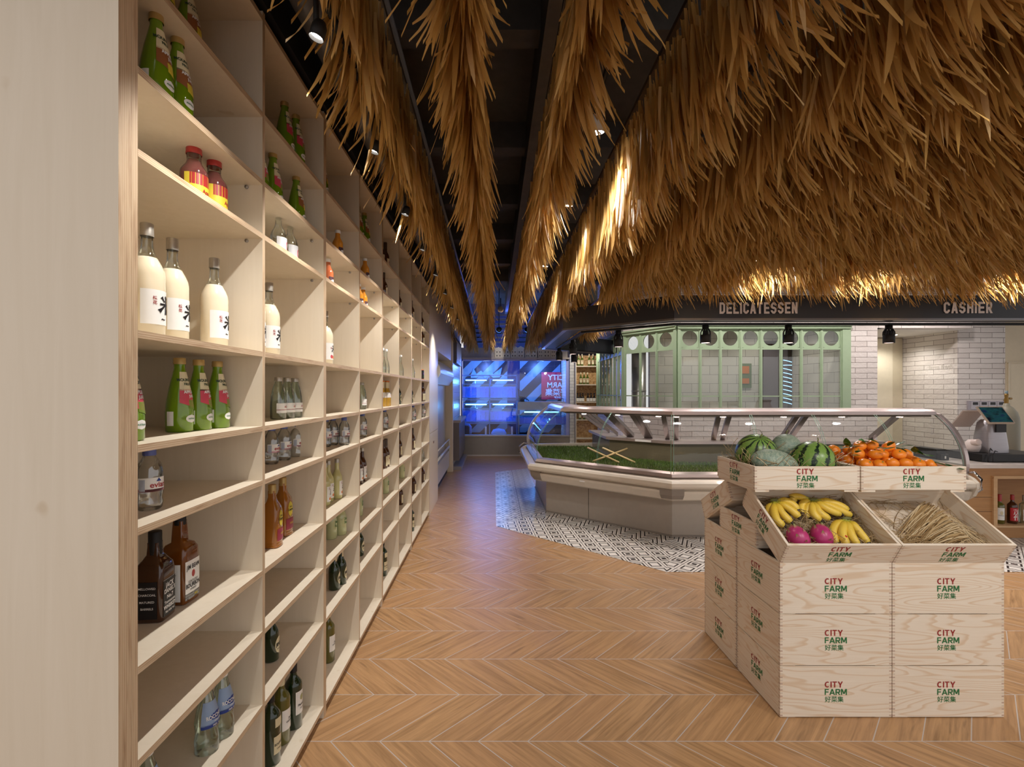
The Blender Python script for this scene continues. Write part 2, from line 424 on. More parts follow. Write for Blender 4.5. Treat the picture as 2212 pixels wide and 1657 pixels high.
def stroke_word(word, height, t=.20, block=False, gap=.13, wide=1.0):
    """bold sans capitals drawn as strokes -> (vertices, faces, width)"""
    vs, fs = [], []; pen = 0
    W = {'I': t, 'M': .86, 'E': .62, 'F': .60, 'L': .60, 'T': .66, 'S': .64, 'C': .74, 'A': .78, 'Y': .76, 'R': .70, 'N': .70, 'D': .70, 'H': .70}
    if block: W = {k: (t if k == 'I' else .72 if k == 'M' else .56) for k in W}
    def quad(p): o = len(vs); vs.extend([((x+pen)*height*wide, y*height) for x, y in p]); fs.append((o, o+1, o+2, o+3))
    for ch in word:
        w_ = W[ch]; h = t/2; l, r, b, u, m = h, w_-h, h, 1-h, .5
        H_ = lambda x0, x1, y: quad([(x0, y-h), (x1, y-h), (x1, y+h), (x0, y+h)])
        V_ = lambda x, y0, y1: quad([(x-h, y0), (x+h, y0), (x+h, y1), (x-h, y1)])
        def D_(x1, y1, x2, y2):
            k = h*math.hypot(x2-x1, y2-y1)/abs(y2-y1); quad([(x1-k, y1), (x1+k, y1), (x2+k, y2), (x2-k, y2)])
        def P_(pts):
            P = [Vector(p) for p in pts]; L = []
            for i, p in enumerate(P):
                d1 = (P[i]-P[i-1]).normalized() if i else (P[1]-P[0]).normalized(); d2 = (P[i+1]-P[i]).normalized() if i < len(P)-1 else d1
                n = Vector((-d1.y, d1.x))+Vector((-d2.y, d2.x)); n.normalize(); k = h/max(.4, n.dot(Vector((-d1.y, d1.x)))); L.append((p+n*k, p-n*k))
            for a, c in zip(L, L[1:]): quad([tuple(a[1]), tuple(c[1]), tuple(c[0]), tuple(a[0])])
        c_ = .13
        def arc(cx, cy, rx, ry, a0, a1, n=14): return [(cx+rx*math.cos(math.radians(a0+(a1-a0)*i/n)), cy+ry*math.sin(math.radians(a0+(a1-a0)*i/n))) for i in range(n+1)]
        if ch == 'I': V_(l, 0, 1)
        elif ch in 'EFL':
            V_(l, 0, 1)
            if ch != 'F': H_(0, w_, b)
            if ch != 'L': H_(0, w_, u); H_(0, w_*.92, m)
        elif ch == 'H': V_(l, 0, 1); V_(r, 0, 1); H_(l, r, m)
        elif ch == 'T': V_(w_/2, 0, 1); H_(0, w_, u)
        elif ch == 'N': V_(l, 0, 1); V_(r, 0, 1); D_(l, 1, r, 0)
        elif ch == 'M': V_(l, 0, 1); V_(r, 0, 1); D_(l+.05, 1, w_/2, .18); D_(r-.05, 1, w_/2, .18)
        elif ch == 'A':
            D_(l-.02, 0, w_/2, 1); D_(r+.02, 0, w_/2, 1); H_(w_*.24, w_*.76, .30)
        elif ch == 'Y': V_(w_/2, 0, .46); D_(w_/2, .42, l+.02, 1); D_(w_/2, .42, r-.02, 1)
        elif ch == 'C': P_([(r, .32), (r, b+c_), (r-c_, b), (l+c_, b), (l, b+c_), (l, u-c_), (l+c_, u), (r-c_, u), (r, u-c_), (r, .68)] if block else arc(w_/2, .5, w_/2-h, .5-h, -48, -312)[::1])
        elif ch == 'D': V_(l, 0, 1); P_([(0, b), (r-c_, b), (r, b+c_), (r, u-c_), (r-c_, u), (0, u)] if block else [(0, b)]+arc(w_*.42, .5, w_*.58-h, .5-h, -90, 90)+[(0, u)])
        elif ch == 'S': P_([(l, .30), (l, b+c_), (l+c_, b), (r-c_, b), (r, b+c_), (r, m-c_*.7), (r-c_, m), (l+c_, m), (l, m+c_*.7), (l, u-c_), (l+c_, u), (r-c_, u), (r, u-c_), (r, .70)])
        elif ch == 'R':
            V_(l, 0, 1); P_([(0, u), (r-.12, u), (r-.03, u-.07), (r-.01, .73), (r-.05, .52), (r-.14, .45), (0, .45)]); D_(w_*.45, .44, r+.01, 0)
        pen += w_+gap
    return vs, fs, (pen-gap)*height*wide

# ------------------------------------------------------------ room shell
m = MB(); m.box(-3.5, 12, -3, 14, -.05, 0); struct('floor', m, m_floor())
K = [(7.2, 5.16), (1.90, 5.16), (.676, 6.25), (.676, 9.3)]
def miter(path, off):
    """points of the path moved outwards (to the side away from the serving area) by off"""
    out = []
    P = [Vector(p) for p in path]
    ns = []
    for i in range(len(P)-1):
        d = (P[i+1]-P[i]).normalized(); ns.append(Vector((-d.y, d.x))*1.0)
    # outward: B runs to -X, its outward side is -Y
    ns = [(-n if False else n) for n in ns]
    for i, p in enumerate(P):
        if i == 0: q = p+ns[0]*off
        elif i == len(P)-1: q = p+ns[-1]*off
        else:
            n = (ns[i-1]+ns[i]).normalized(); q = p+n*(off/n.dot(ns[i]))
        out.append(q)
    return out
# (direction -X has left normal -Y : (-d.y, d.x) with d=(-1,0) gives (0,-1))
T1 = (12, 4.153); T2 = (1.482, 4.153); T3 = (.025, 5.57); T4 = (.025, 9.3)
zt = .002
m = MB(); m.add([(1.90, 5.3, zt), (1.90, 5.16, zt), (1.482, 4.153, zt), (12, 4.153, zt), (12, 5.3, zt)], [(0, 1, 2, 3, 4)]); m.quad((1.9,5.3,zt),(12,5.3,zt),(12,9.3,zt),(1.9,9.3,zt))
struct('floor_tiles', m, m_geo(0, 1.90, 5.16))
m = MB(); m.add([(1.90, 5.3, zt), (.676, 6.4, zt), (.676, 6.25, zt), (.025, 5.57, zt), (1.482, 4.153, zt), (1.90, 5.16, zt)], [(0, 1, 2, 3, 4, 5)])
struct('floor_tiles', m, m_geo(math.atan2(1.09, 1.224), 1.90, 5.16))
m = MB(); m.quad((.676, 6.25, zt), (.676, 9.75, zt), (.025, 9.3, zt), (.025, 5.57, zt))
struct('floor_tiles', m, m_geo(PI/2, .676, 6.25))
m = MB(); m.box(-3.5, 12, -.3, 14, 3.95, 4.05); struct('ceiling', m, SOOT)
m = MB()
for y in (1.6, 2.9, 4.3, 5.6, 6.9, 8.2, 9.5): m.box(-.8, 12, y, y+.16, 3.72, 3.95)
m.box(.28, .5, -1, 12.5, 3.55, 3.9); struct('trim_1', m, SOOT)
m = MB(); m.box(-1.32, -1.26, 1.0, 12.6, 0, 4); struct('wall_left', m, CREAM)
m = MB(); m.box(-1.26, -.80, -1, 9.34, 2.905, 3.95); struct('wall_bulkhead', m, BLACK)

# ------------------------------------------------------------ plywood shelving
XF, XB = -.808, -1.238
ZS = [.06, .4565, .7135, .9254, 1.2407, 1.4291, 1.6896, 2.1016, 2.289, 2.526, 2.863]   # upper faces, last = top board
TH = .0175
UB = [1.08, 2.312, 3.505, 4.752, 6.06]; UM = [1.698, 2.908, 4.115, 5.39]
unit_lab = ['closest to the camera, holding the milky rice drink bottles', 'second bay pair, with tequila and clear water bottles',
            'third bay pair, with amber beer bottles in the middle', 'far bay pair next to the curved plywood panel']
for i in range(4):
    y0, y1, ym = UB[i], UB[i+1], UM[i]
    t = thing('shelving_unit', (-1.02, (y0+y1)/2, 0), 'tall birch plywood cubby shelf unit, '+unit_lab[i], 'shelf', 'plywood shelving units')
    def vert(a, b, nm):
        q = MB(); q.boxm(XB, XF, a, b, 0 if nm == 'side_panel' else .06, 2.8801, [0, 0, 0, 1, 0, 0]); q.build(nm, [PLY, EDGE_Y], t)
    vert(y0, y0+TH, 'side_panel'); vert(y1-TH, y1, 'side_panel'); vert(ym-TH/2, ym+TH/2, 'divider')
    q = MB(); q.box(XB-.012, XB, y0, y1, 0, 2.88); q.build('back_panel', PLY, t)
    q = MB(); q.box(XF-.05, XF-.03, y0+TH, y1-TH, 0, .0425); q.build('plinth', flat((120, 92, 68), .7), t)
    for (a, b) in ((y0+TH, ym-TH/2), (ym+TH/2, y1-TH)):
        for z in ZS:
            q = MB(); q.boxm(XB, XF+(.0005), a, b, z-TH, z, [0, 0, 0, 1, 0, 0]); q.build('shelf_board', [PLY, EDGE_Z], t)
        for z in (ZS[7]-TH, ZS[8]-TH):
            q = MB(); q.X = Matrix.Translation((XF-.055, b, z-.008)) @ Matrix.Rotation(PI/2, 4, 'X'); q.lathe([(0, .005), (.006, .005), (.0065, 0)], 12); q.build('shelf_pin', STEEL, t)
q = MB(); q.boxm(-1.26, XF, 1.041, 1.0795, 0, 2.8801, [0, 0, 0, 1, 0, 0])
tag(q.build('end_panel', [PLY, EDGE_Y]), 'wide plywood end panel facing the camera beside the first shelf bay', 'panel')
t = thing('cupboard_panel', (-.83, 6.52, 0), 'plain plywood cupboard front with recessed finger pull past the last shelf bay', 'cupboard')
q = MB(); q.box(-1.24, XF, 6.062, 6.98, 0, 1.015); q.box(-1.24, XF, 6.062, 6.98, 1.02, 2.885); q.build('door', PLY, t)
q = MB(); q.box(XF-.004, XF+.002, 6.44, 6.52, .86, .89); q.build('finger_pull', flat((120, 84, 52)), t)

# ------------------------------------------------------------ bottles
G_GREEN = NT('green_juice'); G_GREEN.b.inputs['Transmission Weight'].default_value = .25; G_GREEN = G_GREEN.set(lin((122, 160, 22)), .06, coat=.5)
G_DKGREEN = flat((22, 44, 20), .07, coat=.6); G_OLIVE = flat((96, 92, 34), .07, coat=.5); G_BROWN = flat((74, 40, 20), .07, coat=.5)
G_AMBER = NT('amber_spirit'); G_AMBER.b.inputs['Transmission Weight'].default_value = .3; G_AMBER = G_AMBER.set(lin((128, 70, 18)), .05, coat=.5)
G_DKAMBER = flat((60, 30, 12), .06, coat=.6)
G_MILK = flat((243, 228, 196), .16, coat=.5); G_PALE = flat((206, 200, 140), .12, coat=.5); G_PLUM = flat((112, 62, 58), .1, coat=.5)
G_ORANGE = flat((214, 140, 44), .12, coat=.5); G_PINK = flat((204, 112, 72), .12, coat=.5); G_BEER = flat((196, 152, 46), .1, coat=.5)
G_TEQ = flat((160, 98, 30), .08, coat=.5)
G_CLEAR = pane((.90, .94, .92), .10, 'clear_glass'); G_WATER = pane((.86, .89, .90), .16, 'water_bottle'); G_AQUA = pane((.82, .92, .86), .12, 'pale_green_glass')
GOLD = flat((188, 158, 96), .4, .4); SILV = m_steel((190, 184, 172), .35, .6, 'foil_cap'); REDC = flat((168, 48, 44), .4)
BLUEC = flat((92, 104, 170), .35); WCAP = flat((238, 238, 236), .35); LABEL = flat((244, 242, 236), .5); CRM = flat((226, 214, 176), .5)
LPINK = flat((208, 74, 92), .5); LGRN = flat((120, 142, 52), .5); LYEL = flat((222, 200, 60), .5); NAVY = flat((36, 62, 140), .5); ORNG = flat((226, 120, 34), .5)
TEALG = flat((52, 140, 100), .5); LMAN = flat((150, 92, 50), .5)

def rz(prof, z):
    for (r0, z0), (r1, z1) in zip(prof, prof[1:]):
        if z0 <= z <= z1 and z1 > z0: return r0+(r1-r0)*(z-z0)/(z1-z0)
    return prof[-1][0]
def bottle(name, prof, glass, cap=None, labels=(), texts=(), sq=0, n=28, liquid=None):
    root = bpy.data.objects.new(name, None); COL.objects.link(root)
    q = MB(); q.lathe(prof, n, sq=sq); 
    if liquid:
        zt_, mm = liquid; k = next(i for i, (r, z) in enumerate(prof) if z > zt_); rr = rz(prof, zt_)
        q = MB(); q.lathe([(rr, zt_)]+prof[k:], n, sq=sq); q.build('glass_neck', glass, root)
        q = MB(); q.lathe(prof[:k]+[(rr, zt_), (0, zt_)], n, sq=sq); q.build('drink', mm, root)
    else: q.build('glass_body', glass, root)
    if False:
        ztop, mat = liquid
        q = MB(); pp = [(0, .004)]+[(max(r-.0025, .0), max(z, .004)) for r, z in prof if .003 < z < ztop and r > .004]+[(rz(prof, ztop)-.0025, ztop), (0, ztop)]
        q.lathe(pp, n, sq=sq); q.build('drink', mat, root)
    if cap:
        r, z0, z1, mat = cap
        q = MB(); q.lathe([(r, z0), (r*1.02, z0+.002), (r*1.02, z0+.006), (r, z0+.008), (r, z1-.002), (r*.93, z1), (0, z1)], 20); q.build('cap', mat, root)
    labs = []
    for L in labels:
        z0, z1, a0, a1, mat = L[:5]; q = MB(); k = 8; sk = L[5] if len(L) > 5 else 0
        nn = 12; cols = nn+1; vs = []; fs = []
        for i in range(k+1):
            for j in range(cols):
                a = a0+(a1-a0)*j/nn
                if sk == 'oval':
                    tt = 2*(i/k)-1; aa = (a0+a1)/2+(a-(a0+a1)/2)*math.sqrt(max(0, 1-tt*tt)); z = z0+(z1-z0)*i/k; a = aa
                else: z = (z0+sk*(a-a0))+(z1-(z0+sk*(a-a0)))*i/k
                r = (rz(prof, z)+.0009)*sqf(a, sq); vs.append((r*math.cos(a), r*math.sin(a), z))
        for i in range(k):
            for j in range(nn): fs.append((i*cols+j, i*cols+j+1, (i+1)*cols+j+1, (i+1)*cols+j))
        q.add(vs, fs, True); labs.append(q.build('label', mat, root))
    for (body, size, z, a, mat, bold, wide) in texts:
        if body == '米':     # brushed strokes
            st = [((-.42, .50), (.44, .54), .055, .09), ((.0, .98), (.02, .0), .07, .10), ((-.32, .88), (-.12, .64), .10, .04), ((.36, .92), (.12, .62), .09, .04), ((-.06, .50), (-.46, .12), .05, .12), ((.06, .52), (.48, .14), .05, .14)]
            vs, fs = [], []
            for (p0, p1, w0, w1) in st:
                d = (Vector(p1)-Vector(p0)).normalized(); n_ = Vector((-d.y, d.x)); o_ = len(vs)
                for k in range(11):
                    f = k/10; p = Vector(p0).lerp(Vector(p1), f); w_ = (w0+(w1-w0)*f)*(1-.35*math.sin(PI*f))
                    for sg in (-1, 1): vs.append(((p.x+n_.x*w_*sg)*size, (p.y+n_.y*w_*sg)*size))
                    if k: fs.append((o_+2*k-2, o_+2*k-1, o_+2*k+1, o_+2*k))
        else: vs, fs = text_mesh(body, size, bold, wide, 'CENTER')
        q = MB(); pts = []
        for x, y in vs:
            r0 = rz(prof, z+y); an = a+(x/max(r0, .01) if not sq else math.atan(x/max(r0, .01)))
            r = (r0+.0018)*sqf(an, sq); pts.append((r*math.cos(an), r*math.sin(an), z+y))
        q.add(pts, fs, False); q.build('lettering', mat, labs[0] if labs else root)
    return root
def cyl(r, h, rn, zs, zn, foot=.004):
    """body radius, height, neck radius, shoulder start, neck start"""
    p = [(0, .002), (r-foot, 0), (r, foot)]
    p.append((r, zs))
    for i in range(1, 6):
        t = i/6; p.append((rn+(r-rn)*(math.cos(t*PI)*.5+.5), zs+(zn-zs)*t))
    p += [(rn, zn), (rn, h)]
    return p
B = {}
def juice(v, c1, c2):
    pr = [(0, .002), (.033, 0), (.037, .004), (.0375, .06), (.034, .095), (.027, .135), (.019, .17), (.0145, .19), (.0145, .21)]
    return bottle('juice_bottle', pr, G_GREEN, (.0165, .203, .222, GOLD),
        [(.124, .180, -.95, .95, CRM), (.088, .128, -.95, .95, c1, -.012), (.072, .096, -.2, .75, c2, -.01), (.028, .052, -.5, .5, LABEL, 'oval'), (.02, .062, -1.9, -1.35, LABEL)],
        [('MOUNTAIN', .012, .152, 0, flat((30, 60, 40)), .0004, .85), ('FRUIT', .0105, .140, 0, flat((30, 60, 40)), .0003, .9), ('APPLE &', .0115, .116, .05, WHITE, .0006, .9),
         ('JUICE', .0105, .104, .25, WHITE, .0005, .9), ('AUSTRALIA', .006, .038, 0, GREEN, .0002, .8)])
B['guava'] = (juice('g', LPINK, LGRN), .222)
B['mango'] = (juice('m', LMAN, LYEL), .222)
pr = cyl(.041, .298, .0135, .165, .245)
B['rice'] = (bottle('rice_drink_bottle', pr, G_CLEAR, (.0155, .268, .302, SILV), [(.035, .125, -1.32, 1.05, LABEL)],
    [('米', .050, .064, .26, INK, 0, 1), ('桂', .010, .100, -.55, RED, .0002, 1), ('花', .010, .088, -.55, RED, .0002, 1), ('~', .022, .044, .0, INK, .0005, 1)], liquid=(.212, G_MILK)), .302)
B['ricefruit'] = (bottle('rice_drink_bottle', pr, G_CLEAR, (.0155, .268, .302, SILV), [(.035, .125, -1.32, 1.05, LABEL), (.040, .062, -.45, .0, LPINK, 'oval'), (.038, .058, -.05, .35, ORNG, 'oval')],
    [('米', .042, .074, .26, INK, 0, 1), ('山', .012, .094, -.3, RED, .0002, 1)], liquid=(.212, G_MILK)), .302)
pr = cyl(.037, .172, .019, .095, .135, .006)
B['plum'] = (bottle('iced_tea_bottle', pr, G_CLEAR, (.021, .152, .175, REDC), [(.018, .088, -1.6, 1.6, LYEL), (.055, .088, -1.2, .6, REDC)],
    [('Apple', .016, .034, .2, REDC, .0004, 1)], liquid=(.135, G_PLUM)), .175)
pr = cyl(.032, .19, .012, .09, .15)
B['soda'] = (bottle('soda_bottle', pr, G_CLEAR, (.0135, .184, .193, SILV), [(.02, .085, -1.3, 1.3, flat((205, 205, 205), .4)), (.034, .074, -.05, .85, LPINK, 'oval'), (.042, .066, .13, .67, LABEL, 'oval')], []), .193)
for nm, g in (('orange', G_ORANGE), ('peach', G_PINK)):
    pr = cyl(.029, .155, .013, .085, .13)
    B[nm] = (bottle('juice_bottle', pr, g, (.0155, .142, .16, WCAP), [(.015, .062, -1.0, 1.0, flat((72, 34, 40))), (.03, .05, -.6, .6, LABEL, 'oval')], []), .16)
pr = [(0, .002), (.028, 0), (.033, .005), (.0335, .06), (.0305, .10), (.0225, .14), (.0155, .158), (.0145, .17)]
B['aqua'] = (bottle('mineral_water_bottle', pr, G_AQUA, (.0165, .166, .184, SILV), [(.028, .07, -1.3, 1.3, LABEL), (.040, .043, -1.3, 1.3, REDC), (.118, .14, .0, 1.1, LABEL, 'oval')],
    [('ACQUA', .013, .050, .25, REDC, .0002, .8), ('+', .016, .062, .35, NAVY, .0005, 1)]), .184)
pr = [(0, .003), (.024, 0), (.029, .006), (.031, .02), (.028, .032), (.031, .045), (.0305, .085), (.031, .10), (.026, .12), (.015, .137), (.0125, .145)]
B['evian'] = (bottle('mineral_water_bottle', pr, G_WATER, (.0155, .142, .16, BLUEC), [(.050, .086, -1.7, 1.7, LABEL), (.050, .057, -1.7, 1.7, flat((226, 150, 170))), (.052, .082, -1.6, -1.15, flat((180, 186, 200)))],
    [('evian', .020, .061, -.15, REDC, .0004, 1), ('▲', .012, .076, -.15, NAVY, 0, 1.2)]), .16)
pr = [(0, .002), (.034, 0), (.037, .004), (.037, .135), (.034, .152), (.024, .165), (.016, .178), (.0145, .20), (.0145, .21)]
B['black'] = (bottle('whiskey_bottle', pr, G_DKAMBER, (.0165, .172, .24, BLACK), [(.012, .112, -.66, .66, INK), (.012, .112, -PI/2-.6, -PI/2+.6, INK), (.110, .112, -.66, .66, WHITE)],
    [('JACK', .020, .088, -.02, WHITE, .0005, .8), ('DANIEL\'S', .0155, .074, 0, WHITE, .0004, .8), ('No.7', .014, .058, 0, WHITE, .0004, 1), ('Tennessee', .0115, .045, 0, WHITE, .0002, 1), ('WHISKEY', .0145, .031, 0, WHITE, .0005, .9), ('70cl 40% Vol', .008, .020, 0, WHITE, .0002, 1),
     ('MELLOWED', .008, .092, -PI/2, WHITE, .0001, 1), ('CHARCOAL', .008, .075, -PI/2, WHITE, .0001, 1), ('MATURED', .008, .056, -PI/2, WHITE, .0001, 1), ('BARRELS', .008, .038, -PI/2, WHITE, .0001, 1)], sq=.9, n=48), .24)
pr = [(0, .002), (.036, 0), (.039, .005), (.039, .14), (.0375, .158), (.030, .172), (.018, .178), (.0165, .21), (.0145, .24)]
B['bourbon'] = (bottle('bourbon_bottle', pr, G_AMBER, (.0165, .228, .268, BLACK), [(.012, .125, -.72, .72, LABEL), (.012, .120, -PI/2-.7, -PI/2+.6, LABEL), (.072, .095, -.16, .22, REDC, 'oval'), (.012, .030, -.72, .72, INK)],
    [('JIM BEAM', .0185, .100, 0, INK, .0003, .75), ('KENTUCKY', .010, .060, 0, INK, .0001, .8), ('BOURBON', .0175, .046, 0, INK, .0005, .75), ('WHISKEY', .0075, .037, 0, INK, .0001, .9), ('70cl', .009, .017, .3, LYEL, .0003, 1),
     ('FAMILY', .009, .085, -PI/2, INK, .0001, 1)], sq=.85, n=48), .268)
pr = [(0, .002), (.033, 0), (.037, .004), (.037, .008), (.034, .012), (.037, .016), (.034, .02), (.036, .025), (.036, .135), (.031, .16), (.018, .185), (.014, .2), (.014, .225)]
B['tequila'] = (bottle('tequila_bottle', pr, G_TEQ, (.0155, .215, .25, GOLD), [(.028, .075, -.72, .72, flat((150, 44, 66))), (.082, .148, -.45, .45, LYEL, 'oval')],
    [('Jose', .011, .122, 0, INK, .0002, 1), ('Cuervo', .014, .108, 0, INK, .0004, .9), ('GOLD', .010, .05, .2, LYEL, .0002, 1)], sq=.6, n=40), .25)
for nm, g in (('ricepale', G_PALE), ('ricebrown', G_BROWN)):
    pr = cyl(.030, .228, .012, .12, .18)
    B[nm] = (bottle('rice_wine_bottle', pr, g, (.0135, .208, .232, SILV), [(.022, .105, -.9, .9, LABEL), (.028, .046, -.45, .2, ORNG, 'oval')],
        [('米', .034, .056, .30, INK, 0, 1), ('酒', .012, .088, -.35, RED, .0002, 1)]), .232)
pr = cyl(.031, .225, .0125, .115, .17)
B['brown'] = (bottle('brown_wine_bottle', pr, G_BROWN, (.014, .175, .232, flat((72, 52, 34), .4)), [(.020, .098, -.8, .8, CRM), (.062, .080, -.2, .25, REDC, 'oval')], []), .232)
pr = cyl(.034, .185, .0125, .10, .165)
B['palegreen'] = (bottle('soda_bottle', pr, flat((196, 200, 150), .1, coat=.5), (.014, .184, .195, SILV), [], [('Jeju', .020, .09, 0, GREEN, .0003, 1), ('Soju', .020, .068, 0, GREEN, .0003, 1)]), .195)
pr = cyl(.031, .21, .0125, .105, .16)
B['beergreen'] = (bottle('green_beer_bottle', pr, G_DKGREEN, (.0145, .205, .218, flat((40, 70, 44))), [(.028, .098, -.72, .72, CRM, 'oval'), (.155, .185, -.9, .9, CRM)], [('JEVER', .018, .06, 0, INK, .0008, .8), ('PILSENER', .007, .046, 0, INK, .0001, 1)]), .218)
pr = cyl(.026, .205, .011, .09, .15)
B['beer'] = (bottle('cider_bottle', pr, G_BEER, (.0135, .2, .21, ORNG), [(.072, .115, -1.6, 1.6, LABEL), (.078, .098, -.1, .45, ORNG, 'oval'), (.150, .198, -PI, PI, CRM)], []), .21)
pr = [(0, .002), (.03, 0), (.0335, .005), (.034, .04), (.031, .065), (.034, .09), (.030, .12), (.018, .165), (.0135, .19)]
B['rocchetta'] = (bottle('mineral_water_bottle', pr, G_AQUA, (.0155, .186, .205, WCAP), [(.082, .155, -1.5, 1.5, flat((150, 172, 204))), (.082, .094, -1.5, 1.5, NAVY), (.100, .124, -.75, .75, NAVY, 'oval')],
    [('ROCCHETTA', .015, .107, 0, WHITE, .0005, .75), ('naturale', .008, .097, 0, WHITE, .0001, 1), ('PER 1L', .008, .085, -.2, WHITE, .0001, 1)]), .205)
pr = cyl(.030, .205, .012, .06, .16)
B['cleartall'] = (bottle('clear_water_bottle', pr, G_CLEAR, (.0145, .195, .213, WCAP), [(.130, .138, -.3, .3, LPINK, 'oval')], []), .213)
pr = cyl(.026, .118, .024, .11, .118)
B['can'] = (bottle('drink_can', pr, flat((32, 32, 36), .3), (.024, .116, .122, ORNG), [(.0, .012, -PI, PI, ORNG), (.03, .06, -.6, .6, TEALG, 'oval'), (.062, .085, -.7, .7, flat((150, 90, 190)), 'oval')], []), .122)
pr = cyl(.037, .30, .0135, .185, .235)
B['winegreen'] = (bottle('white_wine_bottle', pr, G_OLIVE, (.0152, .242, .304, CRM), [(.062, .148, -.95, .95, LABEL)], [('Jean', .013, .105, .1, INK, .0001, 1), ('VIOGNIER', .010, .092, .1, INK, .0002, 1)]), .304)
B['winedark'] = (bottle('burgundy_wine_bottle', pr, G_DKGREEN, (.0152, .242, .304, INK), [(.045, .115, -.95, .95, CRM), (.150, .185, -.8, .8, CRM)], [('BOURGOGNE', .013, .078, .0, INK, .0002, .8), ('CHARDONNAY', .008, .062, 0, INK, .0001, .8)]), .304)
B['winewhite'] = (bottle('white_wine_bottle', pr, G_DKGREEN, (.0152, .242, .304, INK), [(.065, .165, -.85, .85, LABEL), (.120, .150, -.3, .3, flat((170, 170, 120)), 'oval')], [('Piemonte', .014, .10, 0, INK, .0003, .8), ('DOC', .009, .085, 0, INK, .0001, 1)]), .304)
B['oil'] = (bottle('olive_oil_bottle', cyl(.032, .27, .0125, .16, .20), flat((74, 96, 24), .08, coat=.5), (.014, .235, .285, CRM), [(.04, .14, -1.2, 1.2, CRM), (.105, .13, -.3, .3, REDC, 'oval')], []), .285)
B['sauce'] = (bottle('sauce_bottle', cyl(.034, .20, .013, .10, .15), flat((30, 20, 18), .1, coat=.5), (.0155, .18, .205, INK), [(.01, .085, -1.5, 1.5, LABEL)], []), .205)
USED = set()
ORD = ['first', 'second', 'third', 'fourth', 'fifth', 'sixth', 'seventh', 'eighth', 'ninth', 'tenth', 'eleventh', 'twelfth', 'thirteenth']
DESC = {'guava': 'green juice bottle with pink label', 'mango': 'green juice bottle with yellow label', 'rice': 'tall milky rice drink bottle', 'ricefruit': 'milky rice drink bottle with fruit label',
 'plum': 'red-capped purple drink bottle', 'soda': 'clear soda bottle with pink emblem', 'orange': 'orange juice bottle', 'peach': 'peach coloured juice bottle', 'aqua': 'pale green mineral water bottle',
 'evian': 'blue-capped plastic water bottle', 'black': 'square black-labelled whiskey bottle', 'bourbon': 'white-labelled bourbon bottle', 'tequila': 'gold tequila bottle', 'ricepale': 'pale yellow rice wine bottle',
 'ricebrown': 'brown rice wine bottle', 'brown': 'brown wine bottle with cream label', 'palegreen': 'pale yellowish soju bottle', 'beergreen': 'dark green beer bottle', 'beer': 'amber cider bottle',
 'rocchetta': 'clear water bottle with blue label', 'cleartall': 'tall clear glass bottle', 'can': 'black and orange drink can', 'winegreen': 'pale green white-wine bottle', 'winedark': 'dark burgundy bottle with cream label', 'winewhite': 'dark wine bottle with white label',
 'oil': 'green oil bottle', 'sauce': 'dark sauce bottle'}
def clone(kind, loc, rot, label, cat, group):
    root, h = B[kind]
    if kind in USED: o = copy_tree(root)
    else: USED.add(kind); o = root; KID.setdefault(root.name, kids(root)); [KID.setdefault(c.name, kids(c)) for c in KID[root.name]]
    o.location = loc; o.rotation_euler = (0, 0, rot)
    tag(o, label, cat, group); return o
